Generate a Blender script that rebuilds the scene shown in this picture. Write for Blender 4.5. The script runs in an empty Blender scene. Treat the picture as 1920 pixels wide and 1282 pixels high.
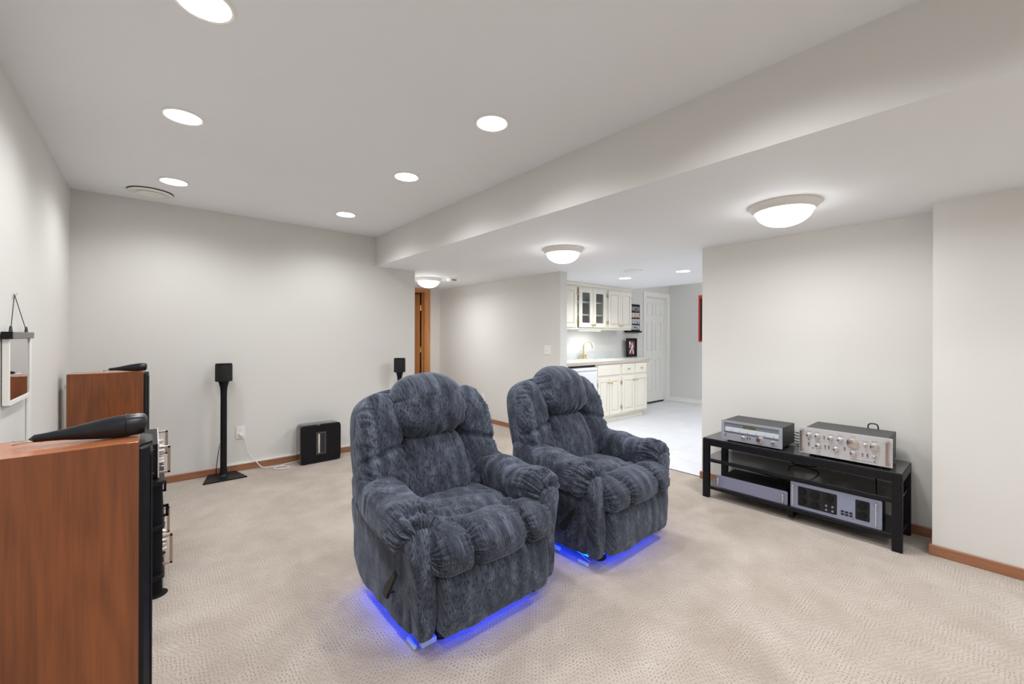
import bpy, bmesh, math, random
import numpy as np
from mathutils import Vector, Matrix, noise
random.seed(7)
PI = math.pi
C = bpy.context.scene.collection

# ------------------------------------------------------------------ materials
def new_mat(name):
    m = bpy.data.materials.new(name); m.use_nodes = True
    nt = m.node_tree; b = nt.nodes['Principled BSDF']
    return m, nt, b
def N(nt, t, **kw):
    n = nt.nodes.new(t)
    for k, v in kw.items():
        if k in n.inputs: n.inputs[k].default_value = v
        else: setattr(n, k, v)
    return n
def L(nt, a, b): nt.links.new(a, b)
def math_n(nt, op, a, b=None, clamp=False):
    n = nt.nodes.new('ShaderNodeMath'); n.operation = op; n.use_clamp = clamp
    for i, v in enumerate((a, b)):
        if v is None: continue
        if isinstance(v, (int, float)): n.inputs[i].default_value = v
        else: L(nt, v, n.inputs[i])
    return n.outputs[0]
def ramp(nt, fac, stops):
    r = nt.nodes.new('ShaderNodeValToRGB')
    e = r.color_ramp.elements
    while len(e) > 1: e.remove(e[-1])
    e[0].position = stops[0][0]; e[0].color = (*stops[0][1], 1)
    for p, c in stops[1:]:
        x = e.new(p); x.color = (*c, 1)
    L(nt, fac, r.inputs[0]); return r.outputs[0]
def mixc(nt, fac, a, b, mode='MIX'):
    n = nt.nodes.new('ShaderNodeMix'); n.data_type = 'RGBA'; n.blend_type = mode
    for s, v in ((n.inputs[0], fac), (n.inputs[6], a), (n.inputs[7], b)):
        if isinstance(v, (int, float)): s.default_value = v
        elif isinstance(v, tuple): s.default_value = (*v, 1)
        else: L(nt, v, s)
    return n.outputs[2]
def s2l(r, g, b):
    f = lambda c: (c/255/12.92) if c/255 <= .04045 else ((c/255+.055)/1.055)**2.4
    return (f(r), f(g), f(b))
def plain(name, col, rough=.5, metal=0, var=.06, scale=30, bump=0, coat=0, emis=None, es=0, trans=0, alpha=1):
    m, nt, b = new_mat(name)
    tc = N(nt, 'ShaderNodeTexCoord'); no = N(nt, 'ShaderNodeTexNoise', Scale=scale, Detail=3.0)
    L(nt, tc.outputs['Object'], no.inputs['Vector'])
    d = tuple(c*(1-var) for c in col); l = tuple(min(1, c*(1+var)) for c in col)
    L(nt, ramp(nt, no.outputs['Fac'], [(.3, d), (.7, l)]), b.inputs['Base Color'])
    b.inputs['Roughness'].default_value = rough; b.inputs['Metallic'].default_value = metal
    b.inputs['Coat Weight'].default_value = coat
    if trans: b.inputs['Transmission Weight'].default_value = trans
    if alpha < 1: b.inputs['Alpha'].default_value = alpha
    if bump:
        bp = N(nt, 'ShaderNodeBump', Strength=bump, Distance=.002)
        L(nt, no.outputs['Fac'], bp.inputs['Height']); L(nt, bp.outputs['Normal'], b.inputs['Normal'])
    if emis:
        b.inputs['Emission Color'].default_value = (*emis, 1); b.inputs['Emission Strength'].default_value = es
    return m
def paint(name, col, scale=180, var=.012):
    m, nt, b = new_mat(name)
    tc = N(nt, 'ShaderNodeTexCoord')
    big = N(nt, 'ShaderNodeTexNoise', Scale=.9, Detail=2.0); fine = N(nt, 'ShaderNodeTexNoise', Scale=scale, Detail=2.0)
    L(nt, tc.outputs['Object'], big.inputs['Vector']); L(nt, tc.outputs['Object'], fine.inputs['Vector'])
    L(nt, ramp(nt, big.outputs['Fac'], [(.3, tuple(c*(1-var) for c in col)), (.7, tuple(c*(1+var) for c in col))]), b.inputs['Base Color'])
    b.inputs['Roughness'].default_value = .75
    bp = N(nt, 'ShaderNodeBump', Strength=.08, Distance=.001)
    L(nt, fine.outputs['Fac'], bp.inputs['Height']); L(nt, bp.outputs['Normal'], b.inputs['Normal'])
    return m
def wood(name, dark, mid, light, sx=7, sz=.7, rough=.35, axis='z', coat=.2, seed=0):
    m, nt, b = new_mat(name)
    tc = N(nt, 'ShaderNodeTexCoord'); mp = N(nt, 'ShaderNodeMapping')
    sc = {'z': (sx, sx, sz), 'x': (sz, sx, sx), 'y': (sx, sz, sx)}[axis]
    mp.inputs['Scale'].default_value = sc; mp.inputs['Location'].default_value = (seed, seed*.7, seed*.3)
    L(nt, tc.outputs['Object'], mp.inputs['Vector'])
    n1 = N(nt, 'ShaderNodeTexNoise', Scale=1.0, Detail=2.0, Distortion=.3)
    L(nt, mp.outputs[0], n1.inputs['Vector'])
    # growth rings from contours of the stretched noise
    rings = math_n(nt, 'SINE', math_n(nt, 'MULTIPLY', n1.outputs['Fac'], 64.0))
    mp2 = N(nt, 'ShaderNodeMapping'); mp2.inputs['Scale'].default_value = tuple(s*14 if s == sx else s*5 for s in sc)
    L(nt, tc.outputs['Object'], mp2.inputs['Vector'])
    n2 = N(nt, 'ShaderNodeTexNoise', Scale=1.0, Detail=5.0); L(nt, mp2.outputs[0], n2.inputs['Vector'])
    a = math_n(nt, 'MULTIPLY', rings, .040)
    mp3 = N(nt, 'ShaderNodeMapping'); mp3.inputs['Scale'].default_value = tuple(s*48 if s == sx else s*9 for s in sc)
    L(nt, tc.outputs['Object'], mp3.inputs['Vector'])
    n3 = N(nt, 'ShaderNodeTexNoise', Scale=1.0, Detail=3.0); L(nt, mp3.outputs[0], n3.inputs['Vector'])
    a = math_n(nt, 'ADD', a, math_n(nt, 'MULTIPLY', n1.outputs['Fac'], .38))
    a = math_n(nt, 'ADD', a, math_n(nt, 'MULTIPLY', n2.outputs['Fac'], .34))
    a = math_n(nt, 'ADD', a, math_n(nt, 'MULTIPLY', n3.outputs['Fac'], .24))
    L(nt, ramp(nt, a, [(.24, dark), (.48, mid), (.78, light)]), b.inputs['Base Color'])
    b.inputs['Roughness'].default_value = rough; b.inputs['Coat Weight'].default_value = coat
    b.inputs['Coat Roughness'].default_value = .25
    return m
def carpet_mat():
    m, nt, b = new_mat('carpet')
    tc = N(nt, 'ShaderNodeTexCoord'); sep = N(nt, 'ShaderNodeSeparateXYZ')
    wob = N(nt, 'ShaderNodeTexNoise', Scale=35.0, Detail=2.0); L(nt, tc.outputs['Object'], wob.inputs['Vector'])
    L(nt, tc.outputs['Object'], sep.inputs[0])
    X = math_n(nt, 'ADD', sep.outputs[0], math_n(nt, 'MULTIPLY', wob.outputs['Fac'], .022))
    Y = math_n(nt, 'ADD', sep.outputs[1], math_n(nt, 'MULTIPLY', wob.outputs['Fac'], .022))
    def rows(a, c, pa, pc):   # short dashes in rows: period pa across, pc along
        s1 = math_n(nt, 'SINE', math_n(nt, 'MULTIPLY', a, 2*PI/pa))
        fl = math_n(nt, 'FLOOR', math_n(nt, 'MULTIPLY', a, 1/pa))
        s2 = math_n(nt, 'SINE', math_n(nt, 'ADD', math_n(nt, 'MULTIPLY', c, 2*PI/pc), math_n(nt, 'MULTIPLY', fl, 2.1)))
        r1 = math_n(nt, 'SMOOTH_MAX', s1, 0.0); r2 = math_n(nt, 'MULTIPLY', math_n(nt, 'ADD', s2, 1.0), .5)
        return math_n(nt, 'MULTIPLY', r1, r2)
    A = rows(X, Y, .0135, .021); B = rows(Y, X, .0135, .021)
    pn = N(nt, 'ShaderNodeTexNoise', Scale=9.0, Detail=2.0); L(nt, tc.outputs['Object'], pn.inputs['Vector'])
    sel = math_n(nt, 'MULTIPLY', math_n(nt, 'SUBTRACT', pn.outputs['Fac'], .46), 9.0, True)
    pat = nt.nodes.new('ShaderNodeMix'); L(nt, sel, pat.inputs[0]); L(nt, A, pat.inputs[2]); L(nt, B, pat.inputs[3])
    fib = N(nt, 'ShaderNodeTexNoise', Scale=260.0, Detail=3.0); L(nt, tc.outputs['Object'], fib.inputs['Vector'])
    big = N(nt, 'ShaderNodeTexNoise', Scale=1.7, Detail=3.0, Distortion=1.2); L(nt, tc.outputs['Object'], big.inputs['Vector'])
    med = N(nt, 'ShaderNodeTexNoise', Scale=7.0, Detail=4.0); L(nt, tc.outputs['Object'], med.inputs['Vector'])
    basec = ramp(nt, math_n(nt, 'ADD', math_n(nt, 'MULTIPLY', big.outputs['Fac'], .6), math_n(nt, 'MULTIPLY', med.outputs['Fac'], .4)),
                 [(.34, s2l(164, 152, 140)), (.5, s2l(178, 167, 156)), (.66, s2l(192, 182, 172))])
    pm = math_n(nt, 'MULTIPLY', pat.outputs[0], math_n(nt, 'MULTIPLY', med.outputs['Fac'], 1.15), True)
    c1 = mixc(nt, math_n(nt, 'MULTIPLY', pm, 1.0, True), basec, s2l(120, 106, 95))
    c2 = mixc(nt, math_n(nt, 'MULTIPLY', math_n(nt, 'SUBTRACT', fib.outputs['Fac'], .35), .9, True), c1, s2l(206, 198, 189), 'MIX')
    c3 = mixc(nt, .55, c1, c2)
    L(nt, c3, b.inputs['Base Color']); b.inputs['Roughness'].default_value = 1.0
    b.inputs['Specular IOR Level'].default_value = .08
    b.inputs['Sheen Weight'].default_value = .15
    h = math_n(nt, 'SUBTRACT', math_n(nt, 'MULTIPLY', fib.outputs['Fac'], .5), pat.outputs[0])
    bp = N(nt, 'ShaderNodeBump', Strength=.55, Distance=.004); L(nt, h, bp.inputs['Height']); L(nt, bp.outputs['Normal'], b.inputs['Normal'])
    return m
def tile_mat():
    m, nt, b = new_mat('kitchen_tile')
    tc = N(nt, 'ShaderNodeTexCoord'); br = N(nt, 'ShaderNodeTexBrick')
    br.offset = 0; br.inputs['Scale'].default_value = 1.0
    br.inputs['Color1'].default_value = (*s2l(226, 228, 232), 1); br.inputs['Color2'].default_value = (*s2l(220, 223, 228), 1)
    br.inputs['Mortar'].default_value = (*s2l(206, 209, 214), 1); br.inputs['Mortar Size'].default_value = .003
    br.inputs['Brick Width'].default_value = .305; br.inputs['Row Height'].default_value = .305
    L(nt, tc.outputs['Object'], br.inputs['Vector'])
    no = N(nt, 'ShaderNodeTexNoise', Scale=6.0, Detail=6.0); L(nt, tc.outputs['Object'], no.inputs['Vector'])
    L(nt, mixc(nt, math_n(nt, 'MULTIPLY', math_n(nt, 'SUBTRACT', no.outputs['Fac'], .45), .8, True), br.outputs['Color'], s2l(205, 210, 218)), b.inputs['Base Color'])
    b.inputs['Roughness'].default_value = .4
    return m
def fabric_mat():
    m, nt, b = new_mat('chenille')
    uv = N(nt, 'ShaderNodeUVMap'); uv.uv_map = 'UVMap'
    tc = N(nt, 'ShaderNodeTexCoord')
    def nz(sc, det=2.0, s=1.0, dist=0.0):
        mp = N(nt, 'ShaderNodeMapping'); mp.inputs['Scale'].default_value = sc
        L(nt, uv.outputs[0], mp.inputs['Vector'])
        n = N(nt, 'ShaderNodeTexNoise', Scale=s, Detail=det, Distortion=dist); L(nt, mp.outputs[0], n.inputs['Vector']); return n.outputs['Fac']
    dash = nz((260, 62, 1)); streak = nz((230, 48, 1), 3.0); mott = nz((24, 11, 1), 3.0); big = nz((5.5, 3.5, 1), 2.0)
    fine = N(nt, 'ShaderNodeTexNoise', Scale=420.0, Detail=2.0); L(nt, tc.outputs['Object'], fine.inputs['Vector'])
    v = math_n(nt, 'ADD', math_n(nt, 'MULTIPLY', mott, .55), math_n(nt, 'MULTIPLY', big, .35))
    v = math_n(nt, 'ADD', v, math_n(nt, 'MULTIPLY', streak, .38))
    v = math_n(nt, 'ADD', v, math_n(nt, 'MULTIPLY', fine.outputs['Fac'], .18))
    base = ramp(nt, v, [(.55, s2l(40, 43, 51)), (.73, s2l(68, 73, 85)), (.93, s2l(112, 121, 138))])
    dm = math_n(nt, 'MULTIPLY', math_n(nt, 'SUBTRACT', dash, .535), 10.0, True)
    dm = math_n(nt, 'MULTIPLY', dm, .85)
    L(nt, mixc(nt, dm, base, s2l(24, 25, 31)), b.inputs['Base Color'])
    b.inputs['Roughness'].default_value = .95; b.inputs['Specular IOR Level'].default_value = .12
    b.inputs['Sheen Weight'].default_value = .35; b.inputs['Sheen Roughness'].default_value = .4
    b.inputs['Sheen Tint'].default_value = (.75, .82, 1, 1)
    h = math_n(nt, 'SUBTRACT', math_n(nt, 'MULTIPLY', streak, .7), dm)
    bp = N(nt, 'ShaderNodeBump', Strength=.35, Distance=.0035); L(nt, h, bp.inputs['Height']); L(nt, bp.outputs['Normal'], b.inputs['Normal'])
    return m
def brushed(name, col, rough=.3, axis=0, metal=1.0):
    m, nt, b = new_mat(name)
    tc = N(nt, 'ShaderNodeTexCoord'); mp = N(nt, 'ShaderNodeMapping')
    s = [900, 900, 900]; s[axis] = 8; mp.inputs['Scale'].default_value = s
    L(nt, tc.outputs['Object'], mp.inputs['Vector'])
    no = N(nt, 'ShaderNodeTexNoise', Scale=1.0, Detail=3.0); L(nt, mp.outputs[0], no.inputs['Vector'])
    L(nt, ramp(nt, no.outputs['Fac'], [(.3, tuple(c*.9 for c in col)), (.7, tuple(min(1, c*1.08) for c in col))]), b.inputs['Base Color'])
    b.inputs['Metallic'].default_value = metal; b.inputs['Roughness'].default_value = rough
    return m
def photo_mat(name, cols, scale=30, seed=0):
    m, nt, b = new_mat(name)
    tc = N(nt, 'ShaderNodeTexCoord'); mp = N(nt, 'ShaderNodeMapping'); mp.inputs['Location'].default_value = (seed, seed, seed)
    L(nt, tc.outputs['Object'], mp.inputs['Vector'])
    no = N(nt, 'ShaderNodeTexNoise', Scale=scale, Detail=3.0, Distortion=.6); L(nt, mp.outputs[0], no.inputs['Vector'])
    n = len(cols); st = [(.30 + .4*i/(n-1), c) for i, c in enumerate(cols)]
    L(nt, ramp(nt, no.outputs['Fac'], st), b.inputs['Base Color']); b.inputs['Roughness'].default_value = .25
    return m

M = {}
M['wall'] = paint('wall_paint', s2l(219, 218, 214))
M['ceil'] = paint('ceiling_paint', s2l(240, 242, 245))
M['white'] = plain('white_trim', s2l(238, 237, 232), .45, var=.01)
M['carpet'] = carpet_mat(); M['tile'] = tile_mat()
M['oak'] = wood('oak_trim', s2l(122, 78, 52), s2l(156, 106, 76), s2l(182, 133, 101), 30, 1.6, .4, 'x')
M['oak_y'] = wood('oak_trim_y', s2l(122, 78, 52), s2l(156, 106, 76), s2l(182, 133, 101), 30, 1.6, .4, 'y')
M['oak_z'] = wood('oak_door', s2l(150, 92, 48), s2l(196, 134, 80), s2l(215, 158, 104), 22, 1.2, .4, 'z')
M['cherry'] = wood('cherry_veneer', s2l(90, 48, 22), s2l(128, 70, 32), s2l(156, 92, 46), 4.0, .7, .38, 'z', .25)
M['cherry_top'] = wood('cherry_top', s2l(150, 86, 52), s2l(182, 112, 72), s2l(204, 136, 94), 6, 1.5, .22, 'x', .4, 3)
M['fabric'] = fabric_mat()
M['black'] = plain('black_satin', (.008, .008, .010), .38, var=.15)
M['blackgloss'] = plain('black_gloss', (.006, .006, .008), .07, coat=.6, var=.1)
M['blackmatte'] = plain('black_matte', (.006, .006, .008), .6, var=.2, bump=.2, scale=300)
M['tweeter'] = plain('tweeter_black', (.010, .012, .017), .3, var=.2)
M['plastic'] = plain('dark_plastic', (.018, .018, .018), .45, var=.2)
M['darkgrey'] = plain('dark_grey_metal', s2l(74, 75, 76), .5, .3, var=.08)
M['rail'] = plain('grey_rail', s2l(120, 118, 116), .45, .3, var=.05)
M['silver'] = brushed('silver_face', s2l(206, 205, 208), .42, 1, .4)
M['bluesilver'] = brushed('blue_silver_face', s2l(140, 142, 164), .42, 1, .35)
M['bluesilver2'] = brushed('blue_silver_face_tall', s2l(150, 158, 182), .42, 1, .35)
M['tunerface'] = brushed('tuner_face', s2l(172, 176, 186), .4, 1, .35)
M['knob'] = brushed('knob_metal', s2l(214, 208, 204), .22, 1, 1)
M['handle'] = brushed('champagne_handle', s2l(182, 166, 156), .25, 2, 1)
M['chrome'] = plain('chrome', (.8, .8, .82), .12, 1, var=.02)
M['brass'] = plain('polished_brass', s2l(228, 205, 140), .25, 1, var=.05)
M['cream'] = plain('cream_cabinet', s2l(236, 232, 220), .4, var=.012, scale=8)
M['laminate'] = plain('white_laminate', s2l(232, 236, 238), .3, var=.02, scale=60)
M['lamedge'] = plain('beige_laminate_edge', s2l(196, 184, 170), .45, var=.05)
M['appliance'] = plain('white_appliance', s2l(232, 235, 240), .25, var=.01)
M['sink'] = plain('white_sink', s2l(240, 242, 242), .15, var=.01)
M['glow'] = plain('lamp_glow', (1, 1, 1), .5, emis=(1, .985, .96), es=9, var=.001)
M['domeglow'] = plain('dome_glow', (1, 1, 1), .4, emis=(1, .985, .97), es=11, var=.001)
M['led'] = plain('blue_led', (.05, .1, 1), .5, emis=(.0, .05, 1), es=10, var=.001)
M['ledbox'] = plain('led_box', s2l(200, 222, 255), .4, var=.02)
M['mirror'] = plain('mirror_glass', (.82, .82, .83), .02, 1, var=.003)
M['plate'] = plain('switch_plate', s2l(236, 236, 233), .35, var=.01)
M['hole'] = plain('slot_dark', (.02, .02, .02), .6, var=.1)
M['print'] = plain('dial_print', (.05, .05, .055), .6, var=.1)
M['whiteplastic'] = plain('white_cord', s2l(228, 226, 222), .45, var=.02)
M['dial'] = plain('dial_glass', s2l(206, 214, 222), .2, var=.04, scale=12)
M['dialgrey'] = plain('dial_grey', s2l(120, 124, 134), .25, var=.05)
M['olive'] = plain('dial_olive', s2l(96, 92, 62), .35, var=.1)
M['smoke'] = plain('smoked_glass', (.02, .022, .024), .03, var=.02, coat=1, alpha=.72)
M['glass'] = plain('clear_glass', (.25, .27, .28), .15, var=.01, alpha=.15)
M['grille'] = plain('speaker_cloth', (.01, .01, .011), .85, var=.3, scale=500, bump=.3)
for k_, v_ in (('glass', .12), ('black', .22), ('blackmatte', .15), ('tweeter', .35), ('plastic', .25)): M[k_].node_tree.nodes['Principled BSDF'].inputs['Specular IOR Level'].default_value = v_
M['yellowcone'] = plain('woofer_cone', (.05, .05, .05), .5, var=.2)
M['red'] = plain('red_cloth', s2l(206, 62, 48), .8, var=.08)
M['navy'] = plain('navy_cloth', s2l(32, 26, 38), .85, var=.15)
M['redglass'] = plain('red_glass', s2l(178, 52, 34), .25, var=.2)
M['cabinside'] = plain('cabinet_inside', s2l(120, 112, 100), .6, var=.04)
M['darkroom'] = plain('dark_room_paint', s2l(90, 70, 52), .8, var=.05)
M['dinnerware'] = plain('dinnerware', s2l(190, 190, 188), .3, var=.04)
M['bluejar'] = plain('navy_mug', s2l(44, 52, 72), .35, var=.2)

# ------------------------------------------------------------------ mesh helpers
def bx(bm, x0, x1, y0, y1, z0, z1, bev=0, seg=2, mi=0):
    v = [bm.verts.new(p) for p in ((x0,y0,z0),(x1,y0,z0),(x1,y1,z0),(x0,y1,z0),(x0,y0,z1),(x1,y0,z1),(x1,y1,z1),(x0,y1,z1))]
    fs = [bm.faces.new([v[i] for i in f]) for f in ((0,3,2,1),(4,5,6,7),(0,1,5,4),(1,2,6,5),(2,3,7,6),(3,0,4,7))]
    for f in fs: f.material_index = mi
    if bev:
        es = set(e for f in fs for e in f.edges)
        r = bmesh.ops.bevel(bm, geom=list(es), offset=bev, segments=seg, affect='EDGES', profile=.5)
        for f in r['faces']: f.material_index = mi
    return fs
def frame_of(d):
    d = Vector(d).normalized(); up = Vector((0,0,1)) if abs(d.z) < .9 else Vector((1,0,0))
    a = d.cross(up).normalized(); b = a.cross(d).normalized(); return a, b
def tube(bm, pts, r, seg=10, caps=True, mi=0):
    pts = [Vector(p) for p in pts]; rs = r if isinstance(r, (list, tuple)) else [r]*len(pts)
    rings = []
    a0 = None
    for i, p in enumerate(pts):
        d = (pts[min(i+1, len(pts)-1)] - pts[max(i-1, 0)])
        if a0 is None: a, b = frame_of(d)
        else:
            d = d.normalized(); a = (a0 - d*a0.dot(d)).normalized(); b = a.cross(d).normalized() * -1
            b = d.cross(a).normalized()
        a0 = a
        rings.append([bm.verts.new(p + (a*math.cos(2*PI*k/seg) + b*math.sin(2*PI*k/seg))*rs[i]) for k in range(seg)])
    fs = []
    for i in range(len(rings)-1):
        for k in range(seg):
            fs.append(bm.faces.new((rings[i][k], rings[i][(k+1)%seg], rings[i+1][(k+1)%seg], rings[i+1][k])))
    if caps:
        fs.append(bm.faces.new(rings[0][::-1])); fs.append(bm.faces.new(rings[-1]))
    for f in fs: f.material_index = mi
def smooth_path(pts, n=8):
    pts = [Vector(p) for p in pts]; P = [pts[0]*2-pts[1]] + pts + [pts[-1]*2-pts[-2]]; out = []
    for i in range(1, len(P)-2):
        for k in range(n):
            t = k/n; a, b, c, d = P[i-1], P[i], P[i+1], P[i+2]
            out.append(.5*((2*b) + (c-a)*t + (2*a-5*b+4*c-d)*t*t + (3*b-a-3*c+d)*t**3))
    out.append(pts[-1]); return out
def lathe(bm, prof, c=(0,0,0), axis='z', seg=32, mi=0):
    """prof: list of (radius, height) along the axis"""
    c = Vector(c)
    def pt(r, h, t):
        u, v = r*math.cos(t), r*math.sin(t)
        return c + (Vector((u, v, h)) if axis == 'z' else Vector((h, u, v)) if axis == 'x' else Vector((v, h, u)))
    rings = []
    for r, h in prof:
        if r < 1e-6: rings.append([bm.verts.new(pt(0, h, 0))])
        else: rings.append([bm.verts.new(pt(r, h, 2*PI*k/seg)) for k in range(seg)])
    for i in range(len(rings)-1):
        A, B = rings[i], rings[i+1]
        for k in range(seg):
            k2 = (k+1) % seg
            if len(A) == 1 and len(B) == 1: continue
            if len(A) == 1: f = bm.faces.new((A[0], B[k2], B[k]))
            elif len(B) == 1: f = bm.faces.new((A[k], A[k2], B[0]))
            else: f = bm.faces.new((A[k], A[k2], B[k2], B[k]))
            f.material_index = mi
    for R in (rings[0], rings[-1]):
        if len(R) > 1: bm.faces.new(R).material_index = mi
def prism(bm, poly, axis, a0, a1, bev=0, mi=0):
    """extrude a 2-D polygon: axis x -> poly in (y,z); y -> (x,z); z -> (x,y)"""
    def pt(u, v, a): return {'x': (a,u,v), 'y': (u,a,v), 'z': (u,v,a)}[axis]
    A = [bm.verts.new(pt(u, v, a0)) for u, v in poly]; B = [bm.verts.new(pt(u, v, a1)) for u, v in poly]
    n = len(poly); fs = [bm.faces.new(A), bm.faces.new(B[::-1])]
    for i in range(n): fs.append(bm.faces.new((A[i], B[i], B[(i+1)%n], A[(i+1)%n])))
    for f in fs: f.material_index = mi
    if bev:
        es = [e for e in set(e for f in fs[:2] for e in f.edges)]
        r = bmesh.ops.bevel(bm, geom=es, offset=bev, segments=2, affect='EDGES', profile=.5)
        for f in r['faces']: f.material_index = mi
def rrect(x0, x1, y0, y1, r, n=6):
    out = []
    for cx, cy, a in ((x1-r, y1-r, 0), (x0+r, y1-r, 90), (x0+r, y0+r, 180), (x1-r, y0+r, 270)):
        for k in range(n+1):
            t = math.radians(a + 90*k/n); out.append((cx+r*math.cos(t), cy+r*math.sin(t)))
    return out
def obj(name, bm, mat, parent=None, smooth=False, angle=40):
    bmesh.ops.recalc_face_normals(bm, faces=bm.faces)
    me = bpy.data.meshes.new(name); bm.to_mesh(me); bm.free()
    for m in (mat if isinstance(mat, (list, tuple)) else [mat]): me.materials.append(m)
    if smooth:
        for p in me.polygons: p.use_smooth = True
        me.set_sharp_from_angle(angle=math.radians(angle))
    o = bpy.data.objects.new(name, me); C.objects.link(o)
    if parent is not None: o.parent = parent
    return o
def B(): return bmesh.new()
def tag(o, label=None, cat=None, group=None, kind=None):
    if label: o['label'] = label
    if cat: o['category'] = cat
    if group: o['group'] = group
    if kind: o['kind'] = kind
    return o
def thing(name, label, cat, loc=(0,0,0), rz=0, group=None):
    o = bpy.data.objects.new(name, None); C.objects.link(o); o.empty_display_size = .1
    o.location = loc; o.rotation_euler = (0, 0, rz); return tag(o, label, cat, group)
def dup(root, loc, rz=0, label=None, group=None):
    r = root.copy(); C.objects.link(r); r.location = loc; r.rotation_euler = (0, 0, rz)
    if label: r['label'] = label
    if group: r['group'] = group
    for ch in list(root.children):
        c = ch.copy(); C.objects.link(c); c.parent = r
        for g in list(ch.children):
            d = g.copy(); C.objects.link(d); d.parent = c
    return r
def box_obj(name, dims, mat, parent=None, bev=0):
    b = B(); bx(b, *dims, bev=bev); return obj(name, b, mat, parent)
def struct(name, bm, mat, label=None, **kw):
    o = obj(name, bm, mat, **kw); return tag(o, label, None, None, 'structure')
def sbox(name, dims, mat): b = B(); bx(b, *dims); return struct(name, b, mat)

# ------------------------------------------------------------------ room shell
XL, YB, XB, ZB, ZC = -.486, 4.75, 1.98, 2.10, 2.44
XR, XP, XH, XF, YK = 3.83, 3.54, 3.85, 7.98, 4.40
YF, YE = -2.4, 6.45
b = B(); bx(b, XL-.1, 3.85, YF-.1, 8.0, -.08, 0); struct('floor', b, M['carpet'])
b = B(); bx(b, 3.85, XF+.1, -.6, YK+.1, -.08, -.002); struct('floor', b, M['tile'])
sbox('wall_left', (XL-.12, XL, YF, YB, 0, ZC), M['wall'])
sbox('wall_back', (XL-.12, 2.48, YB, YB+.12, 0, ZC), M['wall'])
sbox('wall_front', (XL-.12, XP+.1, YF-.12, YF, 0, ZC), M['wall'])
sbox('wall_right', (XR, XR+.115, .27, 1.79, 0, ZB+.02), M['wall'])
sbox('wall_near_right', (XP, XR+.115, YF, .27, 0, ZB+.02), M['wall'])
sbox('wall_hall_left', (2.36, 2.48, YB+.12, YE, 0, ZB+.02), M['wall'])
sbox('wall_hall_right', (XH, XH+.12, 3.57, YE+.12, 0, ZB+.02), M['wall'])
b = B()   # hall end wall with the doorway left open
bx(b, 2.36, 2.76, YE, YE+.12, 0, ZB+.02); bx(b, 3.57, XH, YE, YE+.12, 0, ZB+.02); bx(b, 2.76, 3.57, YE, YE+.12, 2.05, ZB+.02)
struct('wall_hall_end', b, M['wall'])
b = B(); bx(b, 2.0, 4.2, 7.9, 8.0, 0, ZB); bx(b, 2.0, 2.1, YE+.12, 7.9, 0, ZB); bx(b, 4.1, 4.2, YE+.12, 7.9, 0, ZB); bx(b, 2.0, 4.2, YE+.12, 8.0, ZB, ZB+.05)
struct('wall_room_beyond', b, M['darkroom'])
b = B()
bx(b, XH+.12, 7.10, YK, YK+.12, 0, ZC); bx(b, 7.86, XF+.12, YK, YK+.12, 0, ZC); bx(b, 7.10, 7.86, YK, YK+.12, 2.07, ZC); bx(b, 7.0, 7.98, YK+.12, YK+.14, 0, 2.2)
struct('wall_kitchen_back', b, M['wall'])
sbox('wall_far', (XF, XF+.12, -.6, YK, 0, ZC), M['wall'])
sbox('wall_kitchen_front', (XR+.115, XF, -.72, -.6, 0, ZC), M['wall'])
# main ceiling, dropped ceiling with its tall side face in wall paint, raised kitchen ceiling
b = B(); bx(b, XL-.12, XB, YF, YB+.12, ZC, ZC+.1); struct('ceiling', b, M['ceil'])
b = B(); fs = bx(b, XB, 6.21, YF, YE+.12, ZB, ZC+.1); fs[5].material_index = 1; fs[3].material_index = 1
struct('ceiling', b, [M['ceil'], M['wall']])
b = B(); bx(b, 6.21, XF+.12, -.72, YK+.12, ZC, ZC+.1); struct('ceiling', b, M['ceil'])
# baseboards
def baseb(name, dims, mat, cap=True):
    x0, x1, y0, y1, z0, z1 = dims; b = B(); bx(b, *dims, bev=.004); return struct(name, b, mat)
baseb('baseboard_back', (XL, 2.48, YB-.014, YB-.001, 0, .062), M['oak'])
o = sbox('trim_1', (.50, 2.48, YB-.016, YB-.001, .062, .076), M['white'])
baseb('baseboard_left', (XL+.001, XL+.014, YF, YB-.014, 0, .062), M['oak_y'])
baseb('baseboard_right', (XR-.014, XR-.001, .27, 1.80, 0, .062), M['oak_y'])
baseb('baseboard_right_end', (XR-.014, XR+.03, 1.791, 1.804, 0, .062), M['oak'])
b = B(); bx(b, XP-.014, XP-.001, YF, .284, 0, .062, bev=.004); bx(b, XP-.001, XR-.014, .271, .284, 0, .062, bev=.004); struct('baseboard_near_right', b, M['oak_y'])
baseb('baseboard_hall', (XH-.014, XH-.001, 3.57, YE, 0, .062), M['oak_y'])
baseb('baseboard_hall_end', (3.655, XH-.014, YE-.014, YE-.001, 0, .062), M['oak'])
b = B(); bx(b, XF-.014, XF-.001, -.6, YK, 0, .085, bev=.003); bx(b, XF-.026, XF-.014, -.6, YK, 0, .02, bev=.004); struct('baseboard_far', b, M['white'])
# white metal corner bead / edging of the carpet at the kitchen tile
b = B(); tube(b, [(3.85, 1.8, .002), (3.85, 3.57, .002)], .006, 6); struct('trim_2', b, M['rail'])

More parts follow.
